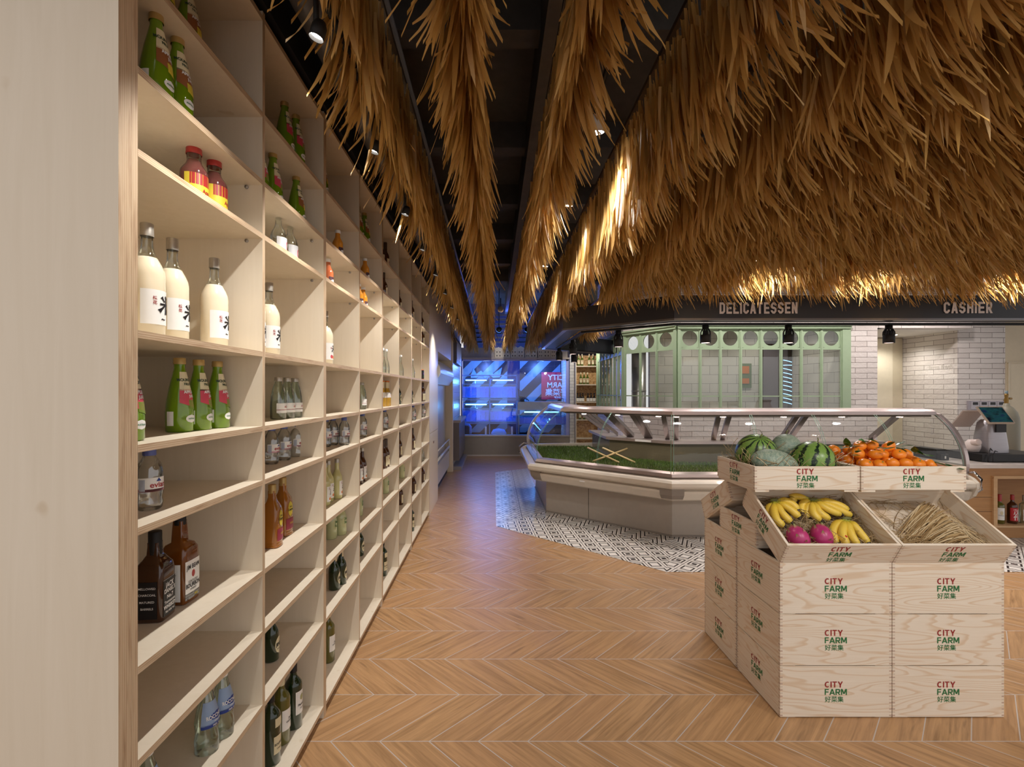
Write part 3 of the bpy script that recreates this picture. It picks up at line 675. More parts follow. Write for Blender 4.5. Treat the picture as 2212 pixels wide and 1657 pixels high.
# (kind, bay 0-7, shelf index into ZS, [(X, Y), ...] ordered away from the camera)
PL = [('mango', 0, 9, [(-.90, 1.30), (-.905, 1.43)]), ('guava', 1, 9, [(-.868, 2.006), (-.86, 2.10)]), ('mango', 2, 9, [(-.875, 2.44)]), ('mango', 3, 9, [(-.88, 3.13), (-.87, 3.25)]),
 ('winewhite', 4, 9, []), ('brown', 4, 9, [(-.89, 3.80), (-.88, 3.92)]),
 ('mango', 0, 8, [(-.862, 1.235), (-.862, 1.318)]), ('guava', 1, 8, [(-.955, 2.02), (-.925, 2.03)][0:0]+[(-.905, 1.86), (-.893, 1.955)]), ('mango', 1, 8, [(-.885, 2.165)]),
 ('orange', 2, 8, [(-.872, 2.70)]), ('orange', 3, 8, [(-.872, 3.27)]), ('brown', 4, 8, [(-.90, 3.78), (-.89, 3.90)]), ('brown', 5, 8, [(-.90, 4.56)]), ('brown', 6, 8, [(-.87, 5.10)]), ('brown', 7, 8, [(-.88, 5.85)]),
 ('plum', 0, 7, [(-.893, 1.44), (-.880, 1.522)]), ('soda', 1, 7, [(-.895, 2.01), (-.893, 2.12)]), ('peach', 2, 7, [(-.892, 2.60)]), ('orange', 3, 7, [(-.895, 3.20), (-.892, 3.30)]), ('brown', 7, 7, [(-.87, 5.85)]),
 ('rice', 0, 6, [(-.913, 1.273), (-.929, 1.398), (-.9266, 1.603)]), ('rice', 1, 6, [(-.914, 1.84), (-.914, 1.966)]), ('ricefruit', 2, 6, [(-.925, 2.655)]), ('cleartall', 4, 6, [(-.905, 3.93), (-.90, 4.03)]), ('cleartall', 5, 6, [(-.90, 4.66)]), ('cleartall', 6, 6, [(-.88, 5.20)]), ('can', 7, 6, [(-.865, 5.80)]),
 ('guava', 0, 5, [(-.90, 1.185), (-.947, 1.457), (-.937, 1.535), (-.925, 1.618)]), ('aqua', 1, 5, [(-.945, 2.12), (-.936, 2.19), (-.928, 2.255)][0:3]), ('aqua', 3, 5, [(-.905, 3.31)]),
 ('beer', 4, 5, [(-.90, 3.92), (-.94, 3.99), (-.885, 3.99), (-.89, 4.06)][:4]), ('beergreen', 5, 5, [(-.92, 4.64)]), ('winegreen', 5, 5, []), ('beergreen', 6, 5, [(-.905, 5.24)]), ('brown', 7, 5, [(-.87, 5.82), (-.87, 5.92)]),
 ('evian', 0, 4, [(-.906, 1.272)]), ('evian', 1, 4, [(-.952, 2.07), (-.948, 2.184), (-.943, 2.31)]), ('evian', 2, 4, [(-.945, 2.72), (-.935, 2.81), (-.925, 2.905-.05)][:2]+[(-.87, 2.81)]), ('evian', 3, 4, [(-.90, 3.31)]), ('evian', 4, 4, [(-.90, 3.98)]), ('evian', 6, 4, [(-.865, 5.17)]), ('evian', 7, 4, [(-.86, 5.86)]),
 ('black', 0, 3, [(-.935, 1.335)]), ('bourbon', 0, 3, [(-.938, 1.445)]), ('tequila', 1, 3, [(-.896, 1.954), (-.922, 2.112)]), ('ricepale', 2, 3, [(-.93, 2.66), (-.944, 2.757), (-.92, 2.835)]), ('ricebrown', 3, 3, [(-.92, 3.20), (-.92, 3.29), (-.92, 3.38)]),
 ('brown', 4, 3, [(-.90, 3.95), (-.90, 4.03)]), ('brown', 5, 3, [(-.915, 4.66)]), ('brown', 6, 3, [(-.88, 5.22)]),
 ('palegreen', 2, 2, [(-.93, 2.76), (-.90, 2.84)]), ('palegreen', 3, 2, [(-.92, 3.27)]), ('palegreen', 4, 2, [(-.90, 3.99)]), ('palegreen', 5, 2, [(-.90, 4.69), (-.90, 4.79)]), ('cleartall', 7, 2, [(-.87, 5.84)]),
 ('rocchetta', 0, 1, [(-.87, 1.21), (-.876, 1.476), (-.868, 1.546)]), ('beergreen', 1, 1, [(-.91, 1.974)]), ('beergreen', 2, 1, [(-.885, 2.68), (-.873, 2.76)]), ('beergreen', 3, 1, [(-.90, 3.23)]), ('winegreen', 5, 1, []), ('brown', 5, 1, [(-.91, 4.68)]), ('brown', 6, 1, [(-.87, 5.22)]), ('brown', 7, 1, [(-.87, 5.86)]),
 ('winedark', 1, 0, [(-.899, 1.949)]), ('winegreen', 1, 0, [(-.907, 2.06)]), ('winewhite', 1, 0, [(-.894, 2.157)]), ('winegreen', 2, 0, [(-.92, 2.68)]), ('winedark', 4, 0, [(-.905, 3.93)]), ('winedark', 6, 0, [(-.89, 5.18)])]
for kind, bay, lev, pts in PL:
    for i, (x, y) in enumerate(pts):
        nm = B[kind][0].name.split('.')[0]; cat = 'can' if kind == 'can' else 'bottle'
        pre = (ORD[i]+' ') if len(pts) > 1 else ''
        clone(kind, (x, y, ZS[lev]), random.uniform(-.12, .12), '%s%s in the %s bay, %s shelf from the floor' % (pre, DESC[kind], ORD[bay], ORD[lev]), cat, 'bottles on the plywood shelving')

# ------------------------------------------------------------ wooden crates
CW, CD = .53, .405
def logo(mb_r, mb_g, origin, ux, uz, sc_=1.0):
    """three-line stamp, origin = centre of the block"""
    O, U, Z = Vector(origin), Vector(ux), Vector(uz); x0 = -.053*sc_
    for mb, wd, dz, ww in ((mb_r, 'CITY', .0195, .086), (mb_g, 'FARM', -.0160, .105)):
        vs, fs, wt = stroke_word(wd, .0285*sc_, .17, gap=.10); k = ww*sc_/wt
        nn = U.cross(Z)*.00012; mb.add([O+U*(x0+x*k)+Z*(dz*sc_+y)+nn*(i//4 % 12) for i, (x, y) in enumerate(vs)], fs, False)
    put_text(mb_g, '好菜集', .0300*sc_, O+U*x0-Z*.0480*sc_, U, Z, .0003*sc_, 1.0)
def crate(name, h, foot):
    """open pine box; base centre at the origin"""
    r = bpy.data.objects.new(name, None); COL.objects.link(r)
    x, y, t = CW/2, CD/2, .012
    z0 = foot
    for nm, bx in (('front_board', (-x, x, -y, -y+t)), ('back_board', (-x, x, y-t, y)), ('side_board', (-x, -x+t, -y+t, y-t)), ('side_board', (x-t, x, -y+t, y-t))):
        q = MB(); q.box(*bx, z0, h); n = int((h-z0)/.0145)
        for i in range(n):
            za = z0+(h-z0)*(i+.25)/n; zb = z0+(h-z0)*(i+.72)/n; q.mi = 1+i % 2
            if nm == 'front_board':
                for xs in (-1, 1):
                    a, b = sorted((xs*x, xs*(x-.012))); q.quad((a, -y-.0004, za), (b, -y-.0004, za), (b, -y-.0004, zb), (a, -y-.0004, zb))
                q.quad((-x-.0004, -y+.012, zb-.007), (-x-.0004, -y, zb-.007), (-x-.0004, -y, zb), (-x-.0004, -y+.012, zb))
            if nm == 'back_board': q.quad((-x-.0004, y, zb-.007), (-x-.0004, y-.012, zb-.007), (-x-.0004, y-.012, zb), (-x-.0004, y, zb))
        q.mi = 0
        b = q.build(nm, [PINE, PINE_END, PINE_END2], r)
        if nm == 'front_board':
            a, g = MB(), MB(); logo(a, g, (0, -y-.0006, (z0+h)/2), (1, 0, 0), (0, 0, 1))
            a.build('red_lettering', RED, b); g.build('green_lettering', GREEN, b)
        if nm == 'side_board' and bx[0] == -x:
            a, g = MB(), MB(); logo(a, g, (-x-.0006, 0, (z0+h)/2), (0, -1, 0), (0, 0, 1))
            a.build('red_lettering', RED, b); g.build('green_lettering', GREEN, b)
    q = MB(); q.box(-x+t, x-t, -y+t, y-t, z0, z0+.008); q.build('bottom_board', PINE, r)
    for s in (-1, 1):
        q = MB(); xx = (-x+.004, -x+.075) if s < 0 else (x-.075, x-.004); q.box(*xx, -y+.004, y-.004, max(z0-.012, 0), z0); q.build('foot_slat', PINE, r)
    return r
big = crate('wooden_crate', .2445, .004); tray = crate('wooden_tray', .129, .012)
for p in (big, tray):
    KID[p.name] = kids(p)
    for c in KID[p.name]: KID[c.name] = kids(c)
XL, XR = 1.359+CW/2, 1.893+CW/2
tier = ['bottom', 'middle', 'top']
n_big = 0
for (xc, sx) in ((XL, 'till-far'), (XR, 'till-side')):
    for (yc, sy) in ((2.298+CD/2, 'front'), (2.715+CD/2, 'rear')):
        for k in range(3):
            o = big if n_big == 0 else copy_tree(big); n_big += 1
            o.location = (xc, yc, k*.2453+.001)
            col = 'stack under the banana tray' if (sx == 'till-far' and sy == 'front') else 'stack under the empty straw tray' if sy == 'front' else 'rear stack on the shelf side' if sx == 'till-far' else 'rear stack on the counter side'
            tag(o, '%s pine crate of the %s, stamped in red and green' % (tier[k], col), 'crate', 'stacked pine crates')
n_tr = 0
def put_tray(M, label):
    global n_tr
    o = tray if n_tr == 0 else copy_tree(tray); n_tr += 1
    o.matrix_world = M; o.location, o.rotation_euler = M.to_translation(), M.to_euler()
    tag(o, label, 'crate', 'shallow pine trays'); return o
TL = Matrix.Translation; RX = lambda a: Matrix.Rotation(math.radians(a), 4, 'X')
ZT = .7365
tiltF = {}
for xc, nm, nm2 in ((XL, 'holding bananas and dragon fruit, tilted to the front', 'far tray of the shelf side, tipped backwards, empty'), (XR, 'holding only palm straw, tilted to the front', 'far tray of the counter side, tipped backwards')):
    M = TL((xc, 2.298, ZT)) @ RX(30) @ TL((0, CD/2, -.012)); tiltF[xc] = M
    put_tray(M, 'shallow pine tray '+nm)
    put_tray(TL((xc, 3.12, ZT)) @ RX(-30) @ TL((0, -CD/2, -.012)), 'shallow pine '+nm2)
put_tray(TL((XL, 2.507+CD/2, ZT)), 'level pine tray wedged between the tilted trays, below the melons')
put_tray(TL((XR, 2.507+CD/2, ZT)), 'level pine tray wedged between the tilted trays, below the mandarins')
YT = 2.44+CD/2; ZTOP = 1.043
XTL, XTR = 1.315+CW/2, 1.852+CW/2
put_tray(TL((XTL, YT, ZTOP)), 'topmost pine tray heaped with watermelons and netted melons')
put_tray(TL((XTR, YT, ZTOP)), 'topmost pine tray heaped with mandarins and leaves')

# ------------------------------------------------------------ straw
def straw(name, X, w, d, n, hgt, label, width=.0013, up=.3, seed=1, ln=(.06, .16), z0=.008):
    R = random.Random(seed); q = MB(); q.X = X
    for i in range(n):
        a = R.uniform(0, 2*PI); L = R.uniform(*ln); x, y = R.uniform(-w/2, w/2), R.uniform(-d/2, d/2); z = z0+R.random()*hgt
        cu = R.uniform(-1.6, 1.6); pts = []; el = R.uniform(-.15, up)
        for k in range(6):
            pts.append(Vector((max(-w/2, min(w/2, x)), max(-d/2, min(d/2, y)), max(z, .003)))); x += math.cos(a)*L/5; y += math.sin(a)*L/5; z += el*L/5; a += cu/5; el -= .05
        q.rv = R.random(); q.tube(pts, width*R.uniform(.5, 1.3), 3, False)
    return tag(q.build(name, STRAW, rnd=True), label, 'straw', None, 'stuff')
iw, idp = CW-.03, CD-.03
straw('straw_bedding', TL((XTL, YT, ZTOP+.02)), iw, idp, 620, .10, 'loose dry straw under the melons', seed=3, up=1.1)
straw('straw_bedding', TL((XTR, YT, ZTOP+.02)), iw, idp, 300, .05, 'loose dry straw under the mandarins', seed=4)
straw('straw_bedding', tiltF[XL] @ TL((0, 0, .02)), iw, idp, 800, .03, 'dry straw around the bananas', seed=5, ln=(.1, .22))
straw('straw_bedding', tiltF[XR] @ TL((0, 0, .02)), iw, idp, 260, .012, 'wispy straw at the back of the tilted tray', seed=6, ln=(.1, .22))
# palm-leaf fan in the tray on the counter side
q = MB(); q.X = tiltF[XR] @ TL((0, 0, .02)); R = random.Random(9)
def ribbon(q, pts, wd, R):
    vs = []; 
    for i, p in enumerate(pts):
        p = Vector(p); t = (Vector(pts[min(i+1, len(pts)-1)])-Vector(pts[max(i-1, 0)])).normalized(); s_ = t.cross(Vector((0, .15, 1))).normalized()*wd*(1-.75*(i/(len(pts)-1))**2)
        vs += [p-s_, p+s_]
    q.add(vs, [(2*i, 2*i+1, 2*i+3, 2*i+2) for i in range(len(pts)-1)], False)
for i in range(150):   # leaflets sweeping from the far right corner towards the near left
    f = i/149; q.rv = R.random()
    x0 = .13-.13*f*.2+R.uniform(-.01, .05)*(1-f)+.06*f; y0 = .165-.27*f+R.uniform(-.012, .012); z0 = .035+R.uniform(0, .03)*(1-abs(f-.5))
    L = R.uniform(.22, .40)*(1-.25*f); a = PI+.62-.5*f+R.uniform(-.08, .08)
    pts = [(max(-.24, min(.245, x0+math.cos(a)*L*k/5)), max(-.18, min(.18, y0+math.sin(a)*L*k/5-.04*(k/5)**2)), max(.006, z0-.02*(k/5)+.01*math.sin(k*.9))) for k in range(6)]
    ribbon(q, pts, R.uniform(.0016, .0034), R)
for i in range(130):   # bleached ends bunching at the near right
    q.rv = .7+.3*R.random(); x0 = R.uniform(.08, .19); y0 = R.uniform(-.04, .10)-(x0-.1)*.4; a = -PI/2+R.uniform(-.5, .7)
    L = R.uniform(.08, .17); pts = [(min(.24, x0+math.cos(a)*L*k/5+.05*(k/5)**2), max(-.182, y0+math.sin(a)*L*k/5), max(.005, .04+.02*math.sin(k*.6+.4)-.03*(k/5))) for k in range(6)]
    ribbon(q, pts, R.uniform(.001, .0024), R)
for i in range(60):   # horizontal strands along the front
    q.rv = R.random(); x0 = R.uniform(-.1, .22); y0 = R.uniform(-.178, -.08); L = R.uniform(.15, .35)
    pts = [(max(-.245, x0-L*k/5), min(.18, max(-.182, y0+R.uniform(-.004, .004)+.015*math.sin(k))), .03+.012*math.sin(k*.7+i)) for k in range(6)]
    ribbon(q, pts, R.uniform(.0012, .0028), R)
tag(q.build('palm_frond', STRAW, rnd=True), 'fanned dry palm frond lying in the tilted tray without fruit', 'frond')

# ------------------------------------------------------------ fruit
def melon(name, loc, rad, mat, label, cat, axes=(1, 1, 1), rot=(0, 0, 0), stem=True, lobes=0):
    t = thing(name, loc, label, cat); t.rotation_euler = rot
    q = MB(); n = 20; pr = []
    for i in range(n+1):
        a = -PI/2+PI*i/n; pr.append((rad*math.cos(a) if 0 < i < n else 0, rad*math.sin(a)))
    q.lathe(pr, 40)
    for v in q.v: v.x *= axes[0]; v.y *= axes[1]; v.z *= axes[2]
    me = q.build('fruit_body', mat); me.parent = t
    if stem:
        q = MB(); z = rad*axes[2]; q.tube([(0, 0, z-.004), (.003, 0, z+.012), (.012, .003, z+.022)], .003, 7); me = q.build('stem', flat((110, 110, 60))); me.parent = t
    return t
WM = m_water_melon(); NET = m_net()
melon('watermelon', (1.470, 2.715, 1.203), .106, WM, 'striped watermelon at the aisle end of the top tray, dry tendril curling above', 'watermelon', (1.02, 1, 1.05), (.5, -.35, .4))
melon('watermelon', (1.692, 2.57, 1.180), .107, WM, 'striped watermelon with short stem beside the mandarins', 'watermelon', (1.05, 1, 1.0), (.25, .1, 1.2))
melon('netted_melon', (1.652, 2.735, 1.228), .074, NET, 'round pale green netted melon behind the others in the top tray', 'melon', (1.08, 1, 1.12))
melon('netted_melon', (1.468, 2.532, 1.176), .070, NET, 'long grey-green netted melon lying at the front rim of the top tray', 'melon', (1, 1, 1.72), (0, math.radians(103), 0), stem=False)
q = MB(); q.tube([(1.50, 2.70, 1.31), (1.485, 2.70, 1.335), (1.45, 2.70, 1.34), (1.425, 2.70, 1.33)], .0013, 5)
tag(q.build('melon_tendril', flat((90, 84, 50))), 'thin dry tendril lying over the top of the aisle-end watermelon', 'tendril')

# mandarins
MAND = flat((240, 138, 34), .38, noise=.12)
def mandarin_proto():
    r = bpy.data.objects.new('mandarin', None); COL.objects.link(r)
    q = MB(); n = 12; R_ = .033; pr = []
    for i in range(n+1):
        a = -PI/2+PI*i/n; z = R_*.84*math.sin(a); rr = R_*math.cos(a)
        if i >= n-1: z -= .003*(i-(n-2))
        pr.append((rr if 0 < i < n else 0, z))
    q.lathe(pr, 20); q.build('peel', MAND, r)
    q = MB(); q.lathe([(0, R_*.84-.003), (.004, R_*.84-.005)], 8); q.lathe([(.0035, R_*.84-.006), (.002, R_*.84), (0, R_*.84)], 8); q.build('stem_button', flat((96, 120, 54)), r)
    return r
mp = mandarin_proto(); KID[mp.name] = kids(mp)
R = random.Random(21); spots = []
x0, y0 = 1.905, 2.49
for j in range(6):
    for i in range(7): spots.append((x0+.0675*i+(j % 2)*.032, y0+j*.061, 1.120, 0))
for j in range(5):
    for i in range(6):
        x, y = x0+.034+.0675*i+(j % 2)*.03, y0+.03+j*.061
        if x < 2.29 : spots.append((x, y, 1.170, 1))
for (x, y) in ((1.955, 2.60), (2.025, 2.565), (2.09, 2.60), (2.055, 2.665), (1.985, 2.665), (2.15, 2.565), (2.215, 2.60), (2.12, 2.67), (1.93, 2.74), (2.01, 2.735), (2.185, 2.68)): spots.append((x, y, 1.216, 2))
spots.append((2.045, 2.615, 1.258, 3)); spots.append((2.12, 2.60, 1.256, 3)) ; spots.append((1.985, 2.625, 1.256, 3))
first = True
lab = ['in the bottom layer of the heap, partly hidden', 'in the middle layer of the heap, level with the tray rim', 'in the upper layer of the heap above the rim', 'at the very peak of the mandarin heap']
for (x, y, z, l) in spots:
    if x > 2.36 or y > 2.82: continue
    o = mp if first else copy_tree(mp); first = False
    o.location = (x+R.uniform(-.004, .004), y+R.uniform(-.004, .004), z+R.uniform(-.003, .003)); o.rotation_euler = (R.uniform(-1, 1), R.uniform(-1, 1), R.uniform(0, 6))
    s_ = R.uniform(.95, 1.04); o.scale = (s_, s_, s_)
    tag(o, 'bright orange mandarin '+lab[l], 'mandarin', 'mandarins '+lab[l].split(',')[0])
def leaf(q, o, a, el, L, W, curl, R):
    q.rv = R.random(); n = 7; vs = []; d = Vector((math.cos(a)*math.cos(el), math.sin(a)*math.cos(el), math.sin(el))); s_ = Vector((-math.sin(a), math.cos(a), 0)); up = d.cross(s_)*-1; p = Vector(o)
    for i in range(n+1):
        t = i/n; wd = W*math.sin(PI*min(1, t*.93+.04))**.8
        vs += [p-s_*wd+up*wd*.3, p.copy(), p+s_*wd+up*wd*.3]
        dd = (d-Vector((0, 0, 1))*curl*t).normalized(); p = p+dd*L/n
    fs = []
    for i in range(n): fs += [(3*i, 3*i+1, 3*i+4, 3*i+3), (3*i+1, 3*i+2, 3*i+5, 3*i+4)]
    q.add(vs, fs, True)
lf = []
for i in range(34):
    x, y = R.uniform(1.89, 2.30), R.uniform(2.47, 2.80)
    hgt = 1.195+.08*math.exp(-((x-2.06)/.16)**2-((y-2.62)/.15)**2)
    lf.append((x, y, hgt+.012))
lf += [(2.34, 2.47, 1.165), (2.32, 2.475, 1.17), (2.355, 2.48, 1.16)]
for i, (x, y, z) in enumerate(lf):
    q = MB(); a = R.uniform(0, 2*PI); leaf(q, (0, 0, 0), a, R.uniform(-.1, .9), R.uniform(.05, .075), R.uniform(.012, .018), R.uniform(.2, 1.1), R)
    o = q.build('citrus_leaf', LEAF, rnd=True); o.location = (x, y, z)
    corner = i >= 34
    tag(o, 'glossy green leaf in the empty front corner of the mandarin tray' if corner else 'glossy dark green leaf tucked among the heaped mandarins', 'leaf', 'leaves in the mandarin tray corner' if corner else 'leaves among the mandarins')

# bananas and dragon fruit, laid out on the bottom of the tilted tray (u to the right, v up the slope, w out of it)
BAN = m_banana()
def tray_px(px, py, wv):
    """tray coordinates of the point seen at a pixel, wv above the tray bottom"""
    k = (VY-py)/F; s_, c_ = math.sin(PI/6), math.cos(PI/6)
    v = (H-ZT-wv*c_+k*(2.298-wv*s_))/(s_-k*c_); Y = 2.298+v*c_-wv*s_
    return Vector(((px-VX)*Y/F, Y, ZT+v*s_+wv*c_))
def banana_mesh(q, pts, r, X=None):
    P = [Vector(p) for p in pts]; N = 14; out = []
    def bez(t): return P[0]*(1-t)**3+P[1]*3*t*(1-t)**2+P[2]*3*t*t*(1-t)+P[3]*t**3
    C = [bez(i/N) for i in range(N+1)]
    rad = []
    for i in range(N+1):
        t = i/N; f = .36+.64*min(1, max(0, (t-.06)/.2))**.8 if t < .3 else 1-.10*(t-.3)
        if t > .86: f *= max(.30, 1-((t-.86)/.14)**1.4*.72)
        rad.append(r*f)
    vs = []; n = 10; 
    for i, p in enumerate(C):
        tt = (C[min(i+1, N)]-C[max(i-1, 0)]).normalized(); a = tt.cross(Vector((.1, .3, 1))).normalized(); b = tt.cross(a)
        for k in range(n):
            th = 2*PI*k/n; rr = rad[i]*(1+.07*math.cos(5*th)); vs.append(p+(a*math.cos(th)+b*math.sin(th))*rr)
    for i in range(N):
        q.rv = (i+.5)/N
        q.add([], [], True)
    o = len(q.v)
    for v in vs: q.v.append(v)
    for i in range(N):
        for k in range(n):
            q.f.append([o+i*n+k, o+i*n+(k+1) % n, o+(i+1)*n+(k+1) % n, o+(i+1)*n+k]); q.m.append(0); q.s.append(True); q.r.append(.03+.97*(i+.5)/N)
    q.f.append([o+k for k in range(n)]); q.m.append(0); q.s.append(False); q.r.append(0)
    q.f.append([o+N*n+k for k in range(n)][::-1]); q.m.append(0); q.s.append(False); q.r.append(1)
def bunch(crown, tips, r, label, bow=.25, w0=.075):
    c = tray_px(*crown, w0); t = thing('banana_bunch', tuple(c), label, 'bananas', 'banana bunches')
    nrm = Vector((0, -.5, .866))
    for (px, py, wv, bx, by) in tips:
        e = tray_px(px, py, wv); mid = tray_px(bx, by, wv+.022)
        st = c+(mid-c).normalized()*.012
        q = MB(); p1 = st+(mid-st)*.62+nrm*.006; p2 = mid+(mid-st)*.28
        banana_mesh(q, (st, p1, p2, e), r); q.build('banana', BAN, t, rnd=True)
    q = MB(); a = [c+Vector((dx, 0, 0))+nrm*(.004-abs(dx)*.1) for dx in (-.022, -.011, 0, .011, .022)]
    q.tube(a, .0085, 8, rr=[.006, .009, .010, .009, .006]); q.build('crown', flat((104, 104, 52), .6), t)
    return t
px = lambda zx, zy: (1640+zx/8.508, 1040+zy/8.508)
def tp(zx, zy, wv, bx, by): a = px(zx, zy); b = px(bx, by); return (*a, wv, *b)
bunch(px(275, 350), [tp(345, 850, .02, 130, 560), tp(500, 850, .045, 250, 640), tp(625, 790, .05, 390, 560), tp(755, 690, .055, 560, 500), tp(725, 565, .065, 560, 370)], .0190, 'speckled yellow banana bunch in the aisle-side back of the tray', w0=.085)
bunch(px(990, 340), [tp(715, 430, .05, 560, 250), tp(800, 630, .04, 770, 400), tp(940, 700, .03, 840, 520), tp(1165, 740, .045, 950, 560), tp(1340, 705, .05, 1060, 560), tp(1545, 620, .06, 1200, 500), tp(1735, 645, .05, 1400, 500), tp(1660, 570, .065, 1400, 400)], .0190, 'largest yellow banana bunch fanned out at the back of the tray', w0=.08)
bunch(px(1600, 690), [tp(1480, 1210, .03, 1300, 860), tp(1660, 1230, .04, 1490, 940), tp(1860, 1220, .04, 1640, 930), tp(2040, 1190, .04, 1800, 880)], .0200, 'yellow banana bunch with red sticker beside the dragon fruit', w0=.075)
c = tray_px(*px(1600, 1010), .094); q = MB(); q.X = Matrix.Translation(c) @ RX(-35).inverted() @ Matrix.Diagonal((.8, 1.1, 1, 1)); q.lathe([(.0065, 0), (0, .0012)], 18)
tag(q.build('fruit_sticker', flat((190, 30, 30), .4)), 'round red sticker on the front banana bunch', 'sticker')
DRG = m_dragon(); SC = m_attr('dragonfruit_scale', [(0, lin((186, 60, 110))), (.5, lin((170, 110, 96))), (1, lin((120, 148, 70)))], .45)
for (zx, zy, lb, sd) in ((715, 985, 'pink dragon fruit closest to the slanted side board', 1), (1145, 955, 'pink dragon fruit touching the bananas with the sticker', 2)):
    c = tray_px(*px(zx, zy+60), .05); t = thing('dragon_fruit', tuple(c), lb, 'dragon fruit'); R = random.Random(sd)
    q = MB(); pr = [(.049*math.cos(-PI/2+PI*i/14)**.9 if 0 < i < 14 else 0, .060*math.sin(-PI/2+PI*i/14)) for i in range(15)]
    Mx = TL(c) @ Matrix.Rotation(math.radians(-8 if sd == 1 else 12), 4, 'Y') @ RX(-38)
    q.X = Mx; q.lathe(pr, 28); q.build('fruit_body', DRG, t)
    q = MB(); q.X = Mx
    for i in range(24):
        lat = -.9+2.35*(i/23); a = i*2.4; rr = .049*math.cos(lat)**.9; z = .060*math.sin(lat); O = Vector((rr*math.cos(a), rr*math.sin(a), z))
        out = Vector((math.cos(a)*math.cos(lat), math.sin(a)*math.cos(lat), math.sin(lat))); up = Vector((-math.cos(a)*math.sin(lat), -math.sin(a)*math.sin(lat), math.cos(lat))); sd_ = out.cross(up)
        L = .018+.02*(i/23)**2; W = .010; vs = []
        for k in range(5):
            tt = k/4; pc = O+up*L*tt+out*(L*.42*tt*tt-.001); ww = W*(1-tt)**.7; vs += [pc-sd_*ww, pc+sd_*ww]
        for k in range(4): 
            q.rv = .1+.28*k; o_ = len(q.v); q.add([vs[2*k], vs[2*k+1], vs[2*k+3], vs[2*k+2]], [(0, 1, 2, 3)], True)
    q.build('scales', SC, t, rnd=True)

# ------------------------------------------------------------ palm thatch rows
def thatch(X, y0, y1, zt, ztip, dens, label, seed, spread=.13, grp='palm thatch rows under the ceiling', gaps=()):
    R = random.Random(seed); t = thing('thatch_row', (X, (y0+y1)/2, zt), label, 'thatch', grp)
    q = MB(); q.box(X-.012, X+.012, y0, y1, zt-.02, zt+.005); q.build('batten', flat((70, 54, 34)), t)
    q = MB(); n = int((y1-y0)*dens); full = zt-ztip
    for i in range(n):
        y = R.uniform(y0, y1); lay = R.random()**.8; side = R.choice((-1, 1))
        if gaps and side < 0 and any(-.10 < y-.06-g < .16 for g in gaps) and R.random() < .93: continue
        zb = zt-.01-lay*full*.45; L = full*R.uniform(.42, .62) if lay > .3 else full*R.uniform(.30, .75)
        zb = min(zb, zt-.01)
        if zb-L < ztip-.03: L = max(.18, zb-ztip+R.uniform(-.03, .02))
        x = X+side*R.uniform(0, .02+.035*lay)*spread/.13; tx = side*R.uniform(.0, spread*.36)*(.35+lay); ty = R.gauss(-.13, .03)*(.6+lay*.4)
        if R.random() < .03: tx *= 2.0; ty *= 1.5
        W = R.uniform(.0050, .0115); cx, cy = R.gauss(0, .006)+side*.012*lay, R.gauss(-.02, .010)
        ang = R.uniform(0, PI); sx, sy = math.cos(ang)*W, math.sin(ang)*W
        q.rv = min(1, max(0, R.gauss(.5, .22))); vs = []; N = 5
        wf = (.6, .92, 1.0, .94, .66, .05); cut = R.uniform(.004, .012)*R.choice((-1, 1))
        for k in range(N+1):
            f = k/N; px_ = x+tx*f+cx*f*f*2; py_ = y+ty*f+cy*f*f*2; pz = zb-L*f*(1-.06*f)
            w_ = wf[k]
            c_ = cut if k == N else 0; vs += [(px_-sx*w_, py_-sy*w_, pz+max(c_, 0)), (px_+sx*w_, py_+sy*w_, pz+max(-c_, 0))]
        q.add(vs, [(2*k, 2*k+1, 2*k+3, 2*k+2) for k in range(N)], False)
    q.build('leaves', THATCH, t, rnd=True)
    return t
rows = [(-.455, 'above the shelving, lit from inside'), (-.10, 'second out from the shelving'), (.29, 'third out from the shelving'), (.78, 'fourth out from the shelving, over the tiled corner')]
for i, (x, lb) in enumerate(rows):
    thatch(x, .25, 11.1, 3.12, 2.34, 440, 'long hanging palm thatch row '+lb, 100+i, gaps=[p[1] for p in SHELF_LAMPS] if i == 0 else ())
ys = [5.35, 5.05, 4.88, 4.88, 4.88, 4.88, 4.88, 4.88, 4.88, 4.88, 4.88]
num = ['fifth', 'sixth', 'seventh', 'eighth', 'ninth', 'tenth', 'eleventh', 'twelfth', 'thirteenth', 'fourteenth']
for i in range(10):
    x = 1.25+.45*i
    thatch(x, .35 if i < 6 else 1.4, ys[i], 3.12, 2.32, 520, 'palm thatch row over the crates, %s out from the shelving' % num[i], 200+i, .22)
for i, x in enumerate((1.20, 1.62)):
    thatch(x, 6.6, 10.4, 2.98, 2.38, 340, 'palm thatch row behind the black fascia, %s from the aisle' % ('first' if i == 0 else 'second'), 300+i, .17, 'palm thatch rows behind the fascia')
thatch(-.86, 9.36, 9.7, 2.9, 2.45, 120, 'small wispy tuft of thatch beside the plywood column', 310, .2, 'thatch tuft')

